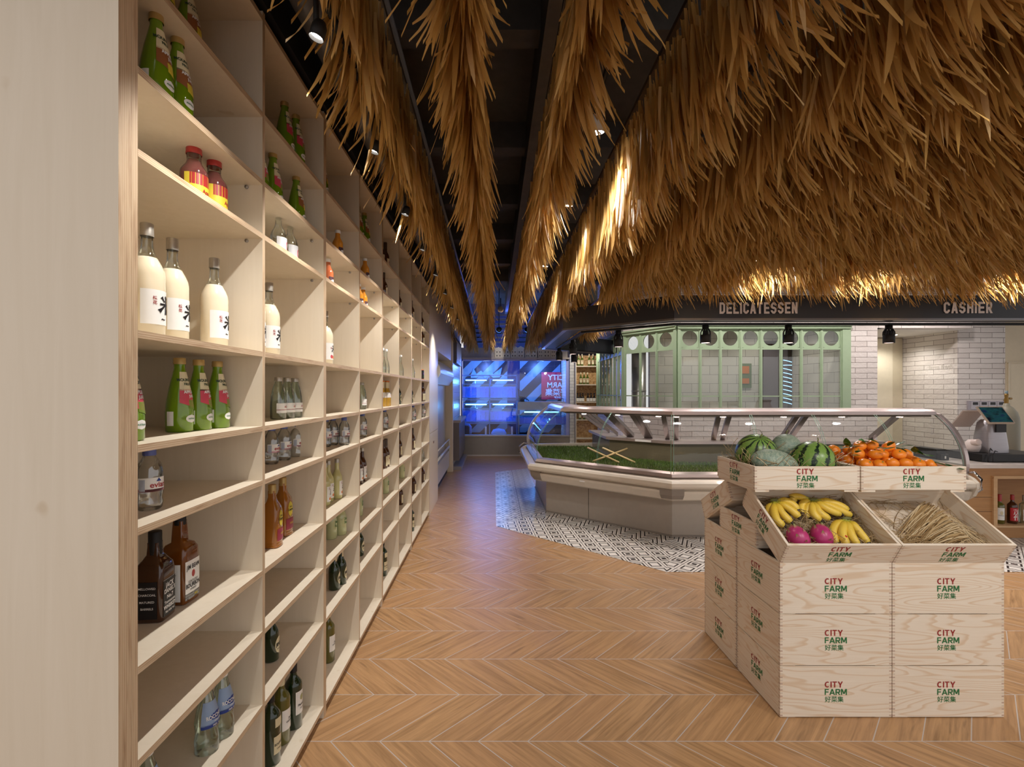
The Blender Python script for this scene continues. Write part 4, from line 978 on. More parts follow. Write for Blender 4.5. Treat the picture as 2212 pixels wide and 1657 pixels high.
# ------------------------------------------------------------ track lamps, pipes
def track_lamp(loc, aim, label, grp, r=.035, L=.10, glow=40, body=BLACK):
    t = thing('track_spotlight', loc, label, 'lamp', grp)
    d = (Vector(aim)-Vector(loc)).normalized(); X = Matrix.Translation(loc) @ d.to_track_quat('-Z', 'Y').to_matrix().to_4x4()
    q = MB(); q.X = X; q.lathe([(r*.96, .0), (r, .0), (r, L*.7), (r*.7, L), (0, L)], 20); q.lathe([(r*.96, 0), (r*.85, .012)], 20); q.build('housing', body, t)
    q = MB(); q.X = X; q.lathe([(r*.86, .010), (0, .012)], 20); q.build('lens', emit((255, 248, 238), glow), t)
    q = MB(); q.tube([Vector(loc)+Vector((0, 0, L*.6)), Vector(loc)+Vector((0, 0, L+.12))], .008, 8); q.build('stem', BLACK, t)
    return t
for i, p in enumerate(SHELF_LAMPS):
    track_lamp(p, (p[0]-.3, p[1], 1.5), 'small spotlight hidden in the first thatch row, %s from the camera' % ORD[i], 'spotlights washing the shelving', .020, .045, 25)
for i, (a, b, e) in enumerate(DOWN):
    track_lamp(a, b, 'round white-rimmed downlight hung between thatch rows, %s of the track lights' % ORD[i], 'downlights between the thatch rows', .048, .09, 30, PALEW)
def pipe(name, pts, r, label, cat, mat=None):
    q = MB(); q.tube(pts, r, 16); return tag(q.build(name, mat or flat((104, 98, 94), .4)), label, cat)
pipe('ceiling_pipe', [(-.70, y, 3.02) for y in (.2, 4.05)]+[(-.70, 4.3, 3.02), (-.70, 12, 3.02)], .062, 'thick grey pipe running above the shelving next to the bulkhead', 'pipe')
pipe('conduit', [(-.50, .2, 3.3), (-.50, 12, 3.3)], .03, 'thin grey conduit running beside the thick ceiling pipe', 'pipe')
pipe('track_rail', [(.58, -.2, 3.20), (.58, 9, 3.20)], .014, 'black track rail carrying the downlights above the aisle', 'rail', BLACK)
pipe('track_rail', [(-.478, .3, 2.66), (-.478, 7.2, 2.66)], .012, 'black track rail inside the first thatch row', 'rail', BLACK)
pipe('track_rail', [(1.7, 4.35, 3.14), (5.4, 4.35, 3.14)], .014, 'black track rail across the thatch over the crates', 'rail', BLACK)

# ------------------------------------------------------------ sweeps along the serving island
def sweep(q, prof, path, closed=True, mats=None):
    """prof: (outward offset, z); path: plan polyline"""
    cols = [miter(path, d) for d, z in prof]; n = len(prof); L = len(path); vs = []
    for i in range(L):
        for j in range(n): p = cols[j][i]; vs.append((p.x, p.y, prof[j][1]))
    fs = []; m = n if closed else n-1
    for i in range(L-1):
        for j in range(m): fs.append((i*n+j, i*n+(j+1) % n, (i+1)*n+(j+1) % n, (i+1)*n+j))
    q.add(vs, fs, False)
    if closed: q.add([vs[j] for j in range(n)], [tuple(range(n))[::-1]], False); q.add([vs[(L-1)*n+j] for j in range(n)], [tuple(range(n))], False)
KP = [(4.90, 5.16), (1.90, 5.16), (.676, 6.25), (.676, 7.85)]
deli = thing('deli_display_case', (1.9, 5.6, 0), 'long angled refrigerated deli case with curved glass and artificial grass inside', 'display case')
q = MB(); sweep(q, [(0, .012), (0, .42), (-.05, .42), (-.05, .012)], KP); q.build('plinth', CASE_G, deli)
q = MB()
for (a, b, f) in ((1, 2, .62), (0, 1, .35), (0, 1, .7)):
    P0, P1 = Vector(KP[a]), Vector(KP[b]); p = P0+(P1-P0)*f; n = Vector((-(P1-P0).normalized().y, (P1-P0).normalized().x)); d = (P1-P0).normalized()*.003
    c1, c2 = p+n*.001-d, p+n*.001+d; q.quad((c1.x, c1.y, .02), (c2.x, c2.y, .02), (c2.x, c2.y, .415), (c1.x, c1.y, .415))
q.build('panel_joint', INK, deli)
q = MB(); sweep(q, [(0, 0), (.012, 0), (.012, .02), (0, .02)], KP); q.build('kick_trim', CASE_D, deli)
body = [(-1.0, .405), (.10, .405), (.165, .43), (.20, .50), (.205, .525), (.175, .530), (.175, .552), (.10, .56), (.02, .60), (.02, .64), (-1.0, .64)]
q = MB(); sweep(q, body, KP); q.build('lower_body', CASE, deli)
q = MB(); sweep(q, [(.17, .551), (.225, .553), (.245, .575), (.245, .612), (.225, .634), (.15, .640), (.02, .64), (.02, .58)], KP); q.build('bumper_rail', CASE, deli)
q = MB(); sweep(q, [(.12, .64), (.15, .66), (.13, .69), (.06, .705), (.04, .69), (.04, .64)], KP); q.build('glass_sill', SATIN, deli)
q = MB(); sweep(q, [(.03, .64), (.03, .655), (-.92, .655), (-.92, .64)], KP); q.build('deck', flat((70, 72, 60)), deli)
q = MB(); sweep(q, [(-.92, .64), (-.92, .90), (-.95, .90), (-.95, .64)], KP); q.build('back_wall', flat((104, 98, 78), .25), deli)
q = MB(); sweep(q, [(-.86, .895), (-.86, .93), (-1.12, .93), (-1.12, .895)], KP); q.build('serving_worktop', SATIN, deli)
q = MB(); sweep(q, [(-.95, .0), (-.95, .895), (-.99, .895), (-.99, .0)], KP); q.build('rear_panel', CASE_G, deli)
can_ = [(-.19, 1.292), (-.20, 1.330), (-.25, 1.352), (-.42, 1.362), (-.62, 1.345), (-.62, 1.318), (-.45, 1.300), (-.30, 1.285)]
q = MB(); sweep(q, can_, KP); q.build('canopy', SATIN, deli)
q = MB(); sweep(q, [(-.26, 1.268), (-.26, 1.290), (-.60, 1.312), (-.60, 1.262)], KP); q.build('canopy_underside', CASE_D, deli)
gp = [(.105, .655), (.130, .76), (.120, .87), (.085, .98), (.025, 1.09), (-.06, 1.19), (-.19, 1.295)]
def smooth(P, m=4):
    out = []
    for i in range(len(P)-1):
        a, b, c, d = P[max(i-1, 0)], P[i], P[i+1], P[min(i+2, len(P)-1)]
        for k in range(m):
            t = k/m; out.append(tuple(.5*(2*b[j]+(c[j]-a[j])*t+(2*a[j]-5*b[j]+4*c[j]-d[j])*t*t+(3*b[j]-a[j]-3*c[j]+d[j])*t**3) for j in (0, 1)))
    return out+[P[-1]]
gp = smooth(gp)
segs = [(KP[i], KP[i+1]) for i in range(3)]
gl = [miter(KP, d) for d, z in gp]
def lerp2(a, b, f): return a+(b-a)*f
splits = {0: (0, .235, .47, .705, 1), 1: (0, .5, 1), 2: (0, .5, 1)}
seam = MB()
for sgi, fr in splits.items():
    for fa, fb in zip(fr, fr[1:]):
        q = MB(); vs = []
        for f in (fa+.003, fb-.003):
            for j, (d, z) in enumerate(gp): p = lerp2(gl[j][sgi], gl[j][sgi+1], f); vs.append((p.x, p.y, z))
        n = len(gp); q.add(vs, [(j, j+1, n+j+1, n+j) for j in range(n-1)], True); q.build('curved_glass_pane', GLASS, deli)
    for f in fr:
        for ofs in ((-.006, .006) if f in (0, 1) else (-.004, .004)):
            ff = f+ofs
            if ff < 0 or ff > 1: continue
            q = MB(); q.tube([(*lerp2(gl[j][sgi], gl[j][sgi+1], ff), gp[j][1]) for j in range(n)], .0022, 5); q.build('glass_edge', GLASS_E, deli)
# inclined struts of the rear glass
STRUT = m_steel((140, 132, 128), .35, .6, 'anodised_grey')
def strut(i, f, wd=.062, rear=-1.06):
    a, b = miter(KP, -.55), miter(KP, rear); A, Bp = lerp2(a[i], a[i+1], f), lerp2(b[i], b[i+1], f)
    d = (Vector(KP[i+1])-Vector(KP[i])).normalized()*wd/2
    q = MB(); vs = []
    for (p, z) in ((A, 1.31), (Bp, .93)):
        for s1, dz in ((-1, 0), (1, 0), (1, .05), (-1, .05)): vs.append((p.x+d.x*s1, p.y+d.y*s1, z+dz))
    q.add(vs, [(0, 1, 5, 4), (1, 2, 6, 5), (2, 3, 7, 6), (3, 0, 4, 7), (0, 3, 2, 1), (4, 5, 6, 7)], False); q.build('strut', STRUT, deli)
for i, f in ((0, .985), (0, .80), (0, .755), (0, .46), (0, .42), (0, .02), (1, .10), (1, .40), (1, .47), (1, .74), (1, .80), (2, .06), (2, .5), (2, .98)): strut(i, f)
# end caps
def end_cap(idx, sgn):
    P = KP[idx]; dirv = (Vector(KP[1])-Vector(KP[0])).normalized() if idx == 0 else (Vector(KP[3])-Vector(KP[2])).normalized()
    if idx == 0: dirv = -dirv
    nrm = Vector((0, -1)) if idx == 0 else Vector((-1, 0)); P = Vector(P)
    def at(d, z, e): p = P+nrm*d+dirv*e; return (p.x, p.y, z)
    arc = gp+[(-.42, 1.355)]
    q = MB()
    for e0, e1, ins in ((0, .035, .03),):
        vs = []
        for (d, z) in arc: vs += [at(d+.012, z+.008, e0), at(d+.012, z+.008, e1), at(d-ins, z-.012, e1), at(d-ins, z-.012, e0)]
        for k in range(len(arc)-1):
            for j in range(4): q.add([vs[4*k+j], vs[4*k+(j+1) % 4], vs[4*k+4+(j+1) % 4], vs[4*k+4+j]], [(0, 1, 2, 3)], False)
    q.build('end_arch', SATIN, deli)
    prof = [(-1.0, .40), (.10, .40), (.21, .48), (.25, .56), (.25, .62), (.20, .66), (.10, .70), (-1.0, .72)]
    q = MB(); a = [at(d, z, .0) for d, z in prof]; b = [at(d, z, .035) for d, z in prof]; n_ = len(prof)
    q.add(a+b, [tuple(range(n_)), tuple(range(n_, 2*n_))[::-1]]+[(j, (j+1) % n_, n_+(j+1) % n_, n_+j) for j in range(n_)], False); q.build('end_panel', CASE, deli)
    q = MB(); a = [at(d, z, .036) for d, z in ((.05, .44), (.19, .50), (.262, .56), (.262, .66), (.19, .72), (.10, .70))]; q.tube(a, .012, 8); q.build('corner_guard', CHROME, deli)
    q = MB(); vs = [at(d, z, .015) for d, z in gp]+[at(-.95, 1.30, .015), at(-.95, .70, .015)]; q.add(vs, [tuple(range(len(vs)))], False); q.build('end_glass', GLASS, deli)
end_cap(0, 1); end_cap(3, -1)
# corner sleeve on the bumper at the front bend
for kk in (1, 2):
    A = Vector(KP[kk]); path = [A-(A-Vector(KP[kk-1])).normalized()*.05, A, A+(Vector(KP[kk+1])-A).normalized()*.05]; q = MB(); sweep(q, [(.16, .425), (.202, .48), (.21, .53), (.21, .56), (.15, .56), (.15, .43)], path); q.build('corner_sleeve', CASE_D, deli)
# artificial grass: blades over the whole deck
q = MB(); R = random.Random(5)
for sgi, (a, b) in enumerate(segs):
    A, Bq = Vector(a), Vector(b); Lg = (Bq-A).length; g1, g2 = miter(KP, .02), miter(KP, -.88)
    for i in range(int(5200*Lg)):
        f = R.random(); d = R.random()**1.3; p = lerp2(lerp2(g1[sgi], g1[sgi+1], f), lerp2(g2[sgi], g2[sgi+1], f), d)
        h_ = R.uniform(.02, .042); an = R.uniform(0, PI); dx, dy = math.cos(an)*.003, math.sin(an)*.003; lx, ly = R.gauss(0, .012), R.gauss(0, .012); q.rv = R.random()
        q.add([(p.x-dx, p.y-dy, .656), (p.x+dx, p.y+dy, .656), (p.x+lx, p.y+ly, .656+h_)], [(0, 1, 2)], False)
tag(q.build('artificial_grass', TURF, deli, rnd=True), None, None, None, 'stuff')
# lamps under the canopy
cl = miter(KP, -.34)
for i, (sgi, f) in enumerate(((1, .12), (0, .985), (0, .80), (0, .56), (0, .33), (0, .1), (1, .5), (1, .85), (2, .5))):
    p = lerp2(cl[sgi], cl[sgi+1], f); q = MB(); q.X = TL((p.x, p.y, 1.258)); q.lathe([(.03, .006), (.028, 0), (0, -.001)], 16); q.build('canopy_lamp', emit((255, 226, 214), 18), deli)
    lamp('SPOT', 'canopy_lamp_light', (p.x, p.y, 1.245), 4.0, (1, .86, .80), (p.x, p.y, 0), 150, .6, .02)
q = MB(); A, Bq = Vector(KP[1]), Vector(KP[2]); u = (Bq-A).normalized(); n_ = Vector((-u.y, u.x)); p = A+u*.98+n_*.2065
q.add([(p.x-u.x*.035, p.y-u.y*.035, .493), (p.x+u.x*.035, p.y+u.y*.035, .493), (p.x+u.x*.035, p.y+u.y*.035, .509), (p.x-u.x*.035, p.y-u.y*.035, .509)], [(0, 1, 2, 3)]); q.build('price_rail_tag', WHITE, deli)
# price label on the worktop edge
pw = miter(KP, -.855); p = lerp2(pw[1], pw[2], .42); n_ = Vector((u.y, -u.x))*-1
q = MB(); q.add([(p.x-u.x*.11+n_.x*.002, p.y-u.y*.11+n_.y*.002, .899), (p.x+u.x*.11+n_.x*.002, p.y+u.y*.11+n_.y*.002, .899), (p.x+u.x*.11+n_.x*.002, p.y+u.y*.11+n_.y*.002, .926), (p.x-u.x*.11+n_.x*.002, p.y-u.y*.11+n_.y*.002, .926)], [(0, 1, 2, 3)]); q.build('warning_sticker', WHITE, deli)
# light wooden trestle standing on the grass
t = thing('wooden_rack', (1.55, 6.25, .66), 'small pale wooden cross rack standing on the grass inside the deli case', 'rack')
for a, b in (((1.25, 6.1, .67), (1.75, 6.35, .80)), ((1.45, 6.45, .80), (1.75, 6.0, .67)), ((1.25, 6.45, .80), (1.55, 6.0, .67))):
    q = MB(); q.tube([a, b], .014, 4); q.build('bar', flat((196, 172, 120)), t)

# ------------------------------------------------------------ black fascia with lettering
FP = [(8.2, 5.02), (1.87, 5.02), (.838, 5.87), (.838, 8.47), (2.28, 9.66)]
fas = thing('fascia', (1.9, 5.1, 2.3), 'angled black sign fascia hanging over the deli case and till', 'sign')
q = MB(); sweep(q, [(0, 2.30), (0, 2.55), (-.22, 2.55), (-.22, 2.30)], FP); q.build('fascia_board', GRAPHITE, fas)
q = MB(); sweep(q, [(.004, 2.292), (.004, 2.312), (-.05, 2.312), (-.05, 2.292)], FP); q.build('bottom_trim', m_steel((120, 118, 120), .3, .6, 'dark_metal'), fas)
q = MB(); sweep(q, [(-.24, 2.275), (-.24, 2.298), (-.29, 2.298), (-.29, 2.275)], FP); q.build('light_track', BLACK, fas)
q = MB()
SIGN = flat((232, 222, 216), .5)
def sign_text(body, x, width, zb):
    vs, fs, wt = stroke_word(body, .118, .19, True, .12); k = width/wt; q = MB(); q.add([(x+a*k, 5.010-.0003*(i//4), zb+b) for i, (a, b) in enumerate(vs)], fs, False); q.build('lettering', SIGN, fas)
sign_text('DELICATESSEN', (1554-VX)*5.012/F, (1720-1554)*5.012/F, H+(VY-678)*5.012/F)
sign_text('CASHIER', (2038-VX)*5.012/F, (2141-2038)*5.012/F, H+(VY-677)*5.012/F)
FS = [(1524, 5.28, 'hanging under the DELICATESSEN sign start'), (1703, 5.28, 'hanging under the end of the DELICATESSEN lettering'), (1920, 5.28, 'hanging between the two signs'), (1336, 5.75, 'hanging at the angled part of the fascia'),
      (1238, 6.85, 'hanging inside the far leg of the fascia'), (1208, 8.15, 'hanging near the far end of the fascia'), (1240, 8.75, 'hanging in front of the oil shelves')]
for i, (px_, yy, lb) in enumerate(FS):
    x = (px_-VX)*yy/F; r = .055
    t = thing('fascia_spotlight', (x, yy, 2.20), 'black cylindrical spotlight '+lb, 'lamp', 'black spotlights under the fascia')
    q = MB(); q.X = TL((x, yy, 2.08)); q.lathe([(r*.95, .0), (r, 0), (r, .085), (r*.95, .09)], 24); q.lathe([(r*.93, .0), (r*.8, .02), (0, .03)], 24); q.build('housing', BLACK, t)
    q = MB(); q.X = TL((x, yy, 2.08))
    for k in range(8):
        a = k*PI/4; q.tube([(r*.93*math.cos(a), r*.93*math.sin(a), .085), (r*.9*math.cos(a), r*.9*math.sin(a), .12), (r*.55*math.cos(a), r*.55*math.sin(a), .155)], .006, 5)
    q.lathe([(r*.62, .15), (r*.62, .20), (0, .20)], 16); q.lathe([(r*.6, .09), (r*.45, .14)], 12); q.build('heat_sink', BLACK, t)
    on = i in (0, 1)
    q = MB(); q.X = TL((x, yy, 2.083)); q.lathe([(r*.8, .0), (0, .002)], 20); q.build('lens', emit((255, 222, 214), 7 if on else 2.0), t)
    lamp('SPOT', 'fascia_spot_light', (x, yy, 2.065), 42 if i < 4 else 26, (1, .90, .86), (x+.02, yy+.25, 0), 115, .8, .045)
    q = MB(); q.tube([(x, yy, 2.26), (x, yy, 2.29)], .02, 8); q.build('mount', BLACK, t)

# ------------------------------------------------------------ mint green glazed kitchen front
def hole_panel(q, O, U, w, z0, z1, r, th=.02, N=None):
    """board of width w in direction U with a round hole; N = outward normal"""
    cx, cz = w/2, (z0+z1)/2; n = 32; ring = []; sq_ = []
    for k in range(n):
        a = 2*PI*k/n; c, s_ = math.cos(a), math.sin(a); m = max(abs(c)/(w/2), abs(s_)/((z1-z0)/2))
        ring.append((cx+r*c, cz+r*s_)); sq_.append((cx+c/m, cz+s_/m))
    P = lambda p, d: tuple(Vector((O[0]+U.x*p[0], O[1]+U.y*p[0], p[1]))+Vector((N.x, N.y, 0))*d)
    for k in range(n):
        k2 = (k+1) % n
        q.add([P(ring[k], 0), P(ring[k2], 0), P(sq_[k2], 0), P(sq_[k], 0)], [(0, 1, 2, 3)], False)
        q.add([P(ring[k], 0), P(ring[k2], 0), P(ring[k2], -th), P(ring[k], -th)], [(0, 1, 2, 3)], False)
def obox(q, O, U, N, a, b, z0, z1, d0, d1):
    """box from a to b along U, d0..d1 along N"""
    vs = []
    for z in (z0, z1):
        for (t_, d) in ((a, d0), (b, d0), (b, d1), (a, d1)): vs.append((O[0]+U.x*t_+N.x*d, O[1]+U.y*t_+N.y*d, z))
    q.add(vs, [(0, 3, 2, 1), (4, 5, 6, 7), (0, 1, 5, 4), (1, 2, 6, 5), (2, 3, 7, 6), (3, 0, 4, 7)], False)
GK = [(5.64, 7.67), (2.906, 7.67), (2.307, 8.64), (2.35, 10.97)]
MG = {}
def glazing(idx, A, Bp, n, lp, rp, rail=1.477):
    A, Bp = Vector(A), Vector(Bp); U = (Bp-A).normalized(); N = Vector((U.y, -U.x)); L = (Bp-A).length
    if N.y > 0 and abs(N.y) > .3: N = -N
    if abs(N.y) < .3 and N.x > 0: N = -N
    f = bpy.data.objects.new('window_%d' % idx, None); COL.objects.link(f); f.location = (A.x, A.y, 1.2); f['kind'] = 'structure'
    q = MB(); O = A
    obox(q, O, U, N, 0, L, 2.545, 2.60, -.03, .05); obox(q, O, U, N, 0, L, 2.585, 2.61, -.03, .075)
    obox(q, O, U, N, 0, lp, 1.2, 2.55, -.03, .03); obox(q, O, U, N, L-rp, L, 1.2, 2.55, -.03, .03)
    obox(q, O, U, N, 0, L, 1.2, 1.235, -.03, .03)
    w_ = (L-lp-rp)/n
    for i in range(n+1): obox(q, O, U, N, lp+i*w_-.022, lp+i*w_+.022, 1.2, 2.55, -.004, .012); obox(q, O, U, N, lp+i*w_-.007, lp+i*w_+.007, 1.2, 2.55, .012, .020)
    q.build('frame', MINT, f)
    q = MB(); obox(q, O, U, N, lp, L-rp, 2.215, 2.245, -.010, .009); obox(q, O, U, N, lp, L-rp, rail-.009, rail+.009, -.01, .008); q.build('glazing_bar', MINT, f)
    q = MB()
    for i in range(n):
        a = lp+i*w_+.022; hole_panel(q, (O.x+U.x*a, O.y+U.y*a), U, w_-.044, 2.245, 2.545, min(.118, (w_-.05)/2), .02, N)
    q.build('porthole_panel', MINT, f)
    q = MB(); obox(q, O, U, N, lp, L-rp, 1.22, 2.53, -.012, -.008); q.build('window_pane', pane((.93, .95, .94), .035, 'window_glass'), f)
    return f
glazing(1, (2.906, 7.67), (5.64, 7.67), 8, .04, .13)
glazing(2, (2.307, 8.64), (2.906, 7.67), 3, .05, .05)
glazing(3, (2.35, 10.97), (2.307, 8.64), 7, .03, .05)
q = MB(); q.box(2.906, 6.08, 7.67, 7.80, 0, 1.2); q.box(2.906, 6.08, 7.67, 7.80, 2.61, 3.95); q.box(5.64, 6.08, 7.67, 7.80, 1.2, 2.61); struct('wall_kitchen', q, BRICK, uvbox=True)
q = MB()
for (A, Bp) in (((2.307, 8.64), (2.906, 7.67)), ((2.35, 10.97), (2.307, 8.64))):
    A, Bp = Vector(A), Vector(Bp); U = (Bp-A).normalized(); N = Vector((-U.y, U.x)); L = (Bp-A).length
    obox(q, A, U, N, 0, L, 0, 1.2, 0, .1); obox(q, A, U, N, 0, L, 2.61, 3.95, 0, .1)
struct('wall_kitchen_side', q, BRICK, uvbox=True)
# kitchen interior
q = MB(); q.box(2.95, 5.62, 9.15, 9.25, 0, 3.95); struct('wall_kitchen_back', q, TILE, uvbox=True)
q = MB(); q.box(5.62, 5.72, 7.81, 9.25, 0, 3.95); struct('wall_kitchen_right', q, TILE, uvbox=True)
q = MB(); q.box(5.07, 5.54, 9.12, 9.15, 0, 2.42); d_ = struct('door_1', q, flat((122, 112, 116), .5))
q = MB(); q.box(5.01, 5.07, 9.10, 9.15, 0, 2.42); q.box(5.54, 5.60, 9.10, 9.15, 0, 2.42); q.box(5.01, 5.60, 9.099, 9.15, 2.4205, 2.50); q.build('door_frame', flat((66, 52, 44)), d_)
t = thing('exhaust_duct', (2.66, 9.0, 1.0), 'stainless steel duct column seen through the angled kitchen glazing', 'duct')
q = MB(); q.X = TL((2.70, 9.02, 0)); q.lathe([(.13, .2), (.13, 2.28), (0, 2.30)], 24); q.build('duct_body', STEEL, t)
q = MB(); q.X = TL((2.70, 9.02, 0)); q.lathe([(.135, 1.55), (.135, 1.57)], 24); q.build('band', STEEL, t)
t = thing('menu_poster', (4.75, 9.13, 1.8), 'small orange notice on the tiled wall behind the kitchen glazing', 'poster'); 
q = MB(); q.box(4.68, 4.81, 9.115, 9.125, 1.89, 2.03); q.box(4.68, 4.81, 9.115, 9.125, 1.70, 1.80); q.build('printed_sheet', flat((214, 122, 40)), t)
q = MB(); q.box(4.66, 4.86, 9.126, 9.15, 1.62, 2.08); q.build('backing', flat((110, 130, 90)), t)
t = thing('blue_reflections', (4.85, 8.4, 1.9), 'column of short curved glowing strips standing in for blue reflections behind the kitchen glazing', 'lights')
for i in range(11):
    z = 2.08-i*.072; q = MB(); q.tube([(4.96+.15*k/4, 8.3, z+.006*(2-k)*(1 if i != 1 else -.5)-.012*(k/4)**2) for k in range(5)], .006, 6); q.build('reflection_strip', emit((150, 205, 255), 2.2), t)  # glowing strips imitate blue reflections; no lamp hangs here
q = MB(); q.tube([(4.955, 8.3, 1.33), (4.955, 8.3, 2.985)], .006, 6); q.build('added_cord', INK, t)  # made-up cord to hang the reflection strips from
for i, (x, y, e) in enumerate(((3.6, 8.5, 26), (4.9, 8.5, 26))):
    track_lamp((x, y, 2.95), (x+.1, y+.1, 0), 'kitchen ceiling lamp, %s from the aisle' % ORD[i], 'kitchen ceiling lamps', .05, .08, 12, WHITE)
    lamp('SPOT', 'kitchen_light', (x, y, 2.93), e, (1, .94, .86), (x, y, 0), 130, .7, .05)
q = MB(); q.box(2.906, 5.64, 7.82, 9.3, 2.98, 3.02); struct('ceiling_kitchen', q, WHITE)

# ------------------------------------------------------------ brick wall and door behind the till
q = MB(); q.box(7.57, 8.35, 7.90, 9.1, 0, 3.95); struct('wall_right', q, BRICK, uvbox=True)
q = MB(); q.box(6.08, 6.20, 7.67, 9.0, 2.56, 3.95); q.box(6.0, 7.6, 7.68, 7.80, 2.56, 3.95); struct('wall_lintel', q, BRICK, uvbox=True)
q = MB(); q.box(6.08, 7.57, 7.80, 9.0, 2.55, 2.60); struct('ceiling_alcove', q, WHITE)
q = MB(); q.box(5.72, 7.6, 8.98, 9.08, 0, 3.95); struct('wall_alcove', q, CREAM)
q = MB(); q.box(6.30, 7.36, 8.93, 8.98, 0, 2.52); d_ = struct('door_2', q, flat((226, 216, 192), .5))
q = MB(); q.box(7.36, 7.56, 8.95, 8.98, 0, 2.53); q.build('door_frame', flat((206, 194, 168), .5), d_)
q = MB(); q.X = TL((7.05, 8.55, 2.545)); q.lathe([(.06, .0), (0, -.002)], 20); tag(q.build('recessed_light', emit((255, 246, 230), 9)), 'small round recessed light in the alcove ceiling', 'lamp')
lamp('SPOT', 'alcove_light', (7.05, 8.5, 2.52), 30, (1, .95, .88), (7.2, 8.5, 0), 140, .7, .05)
q = MB(); put_text(q, 'farm fresh', .12, (7.566, 8.42, 1.93), (0, -.9, 0), (0, 0, 1), .001)
tag(q.build('wall_lettering', flat((206, 200, 192))), 'faint off-white raised lettering on the angled brick wall', 'lettering')
q = MB(); q.box(8.35, 12, 7.9, 8.0, 0, 3.95); struct('wall_till', q, flat((206, 190, 160), .5))
q = MB(); q.box(8.35, 12, 7.885, 7.8995, 0, 2.02); q.box(8.37, 8.40, 7.87, 7.8845, 0, 2.019); q.box(8.35, 12, 7.868, 7.884, 2.0205, 2.035); struct('trim_2', q, flat((210, 196, 168), .5))
# timers on the brick wall
t = thing('wall_timer_panel', (8.05, 7.88, 1.35), 'grey panel of four small digital timers on the brick wall', 'timer')
q = MB(); q.box(7.72, 8.33, 7.87, 7.90, 1.25, 1.40); q.build('panel', flat((168, 162, 168)), t)
for k in range(4):
    q = MB(); x = 7.76+k*.142; q.box(x, x+.125, 7.862, 7.87, 1.262, 1.388); b = q.build('timer', flat((186, 182, 188)), t)
    q = MB(); q.box(x+.025, x+.105, 7.858, 7.862, 1.335, 1.378); q.build('display', INK, b)

# ------------------------------------------------------------ till counter
CY = 5.12
ct = thing('till_counter', (6.0, 5.4, 0), 'oak till counter with pale top and open bottle niche', 'counter')
q = MB(); q.box(4.96, 7.6, CY-.03, 5.95, .742, .782); q.build('worktop', flat((226, 216, 208), .35), ct)
q = MB(); q.box(4.98, 5.30, CY, 5.9, .0, .742); q.box(5.30, 7.55, CY, 5.9, .0, .13); q.box(5.30, 7.55, CY, 5.9, .64, .742); q.box(5.30, 7.55, 5.55, 5.9, .13, .64); q.build('carcass', OAK, ct)
q = MB(); q.box(5.27, 5.31, CY-.02, 5.3, .136, .629); q.box(5.27, 7.55, CY-.022, 5.3, .63, .66); q.build('niche_frame', m_oak((196, 152, 104), (222, 184, 138), 'pale_oak'), ct)
q = MB(); q.box(5.27, 7.55, CY-.02, 5.55, .115, .135); q.build('niche_shelf', m_oak((200, 160, 114), (226, 190, 146), 'pale_oak_shelf'), ct)
q = MB()
for z in (.43, .28): q.box(4.979, 5.27, CY-.002, CY, z, z+.004)
q.build('groove', flat((90, 60, 34)), ct)
def at(px_, py_, Y): return ((px_-VX)*Y/F, Y, H+(VY-py_)*Y/F)
pr = cyl(.042, .30, .0145, .19, .24)
B['shochu'] = (bottle('shochu_bottle', pr, G_BROWN, (.0165, .25, .305, REDC), [(.03, .17, -1.2, 1.2, flat((196, 40, 46)))],
    [('茂', .062, .105, .1, LABEL, .0012, 1), ('作', .062, .045, .1, LABEL, .0012, 1)]), .305)
B['redwhite'] = (bottle('wine_bottle', cyl(.041, .30, .0145, .19, .235), G_OLIVE, (.017, .235, .31, REDC), [(.04, .17, -1.0, .5, LABEL), (.09, .14, -.5, .1, CRM, 'oval')], [('Chateau', .014, .085, -.25, INK, .0001, 1)]), .31)
B['rum'] = (bottle('rum_bottle', cyl(.041, .29, .0145, .19, .235), G_AQUA, (.0165, .24, .30, SILV), [(.03, .15, -1.0, 1.0, LABEL), (.115, .165, -.35, .35, REDC, 'oval')], [('BACARDI', .022, .075, 0, INK, .0006, .8)]), .30)
for k, x_, rot, lb in (('redwhite', 5.435, -PI/2-.2, 'green wine bottle with red foil in the counter niche'), ('shochu', 5.572, -PI/2, 'brown bottle with red calligraphy label in the counter niche'), ('rum', 5.70, -PI/2, 'clear rum bottle half hidden by paper in the counter niche')):
    clone(k, (x_, 5.2, .137), rot, lb, 'bottle', 'bottles in the counter niche')
q = MB(); q.X = TL((5.735, 5.13, .40)) @ Matrix.Rotation(.5, 4, 'Y'); q.box(-.05, .12, -.002, 0, -.10, .09); tag(q.build('paper_sheet', flat((232, 214, 196))), 'blank paper sheet leaning across the rum bottle', 'paper')
# cash drawer
t = thing('cash_drawer', (5.35, 5.35, .782), 'black steel cash drawer under the till screen', 'cash drawer')
q = MB(); q.box(5.30, 6.08, 5.25, 5.72, .792, .868); q.build('body', flat((22, 21, 23), .45), t)
q = MB(); q.box(5.33, 5.37, 5.28, 5.7, .782, .792); q.box(6.0, 6.05, 5.28, 5.7, .782, .792); q.build('foot', INK, t)
q = MB(); q.box(5.84, 5.90, 5.247, 5.25, .805, .853); q.box(5.905, 5.965, 5.247, 5.25, .828, .853); q.box(5.91, 5.965, 5.247, 5.25, .805, .818); q.build('sticker', flat((190, 188, 190)), t)
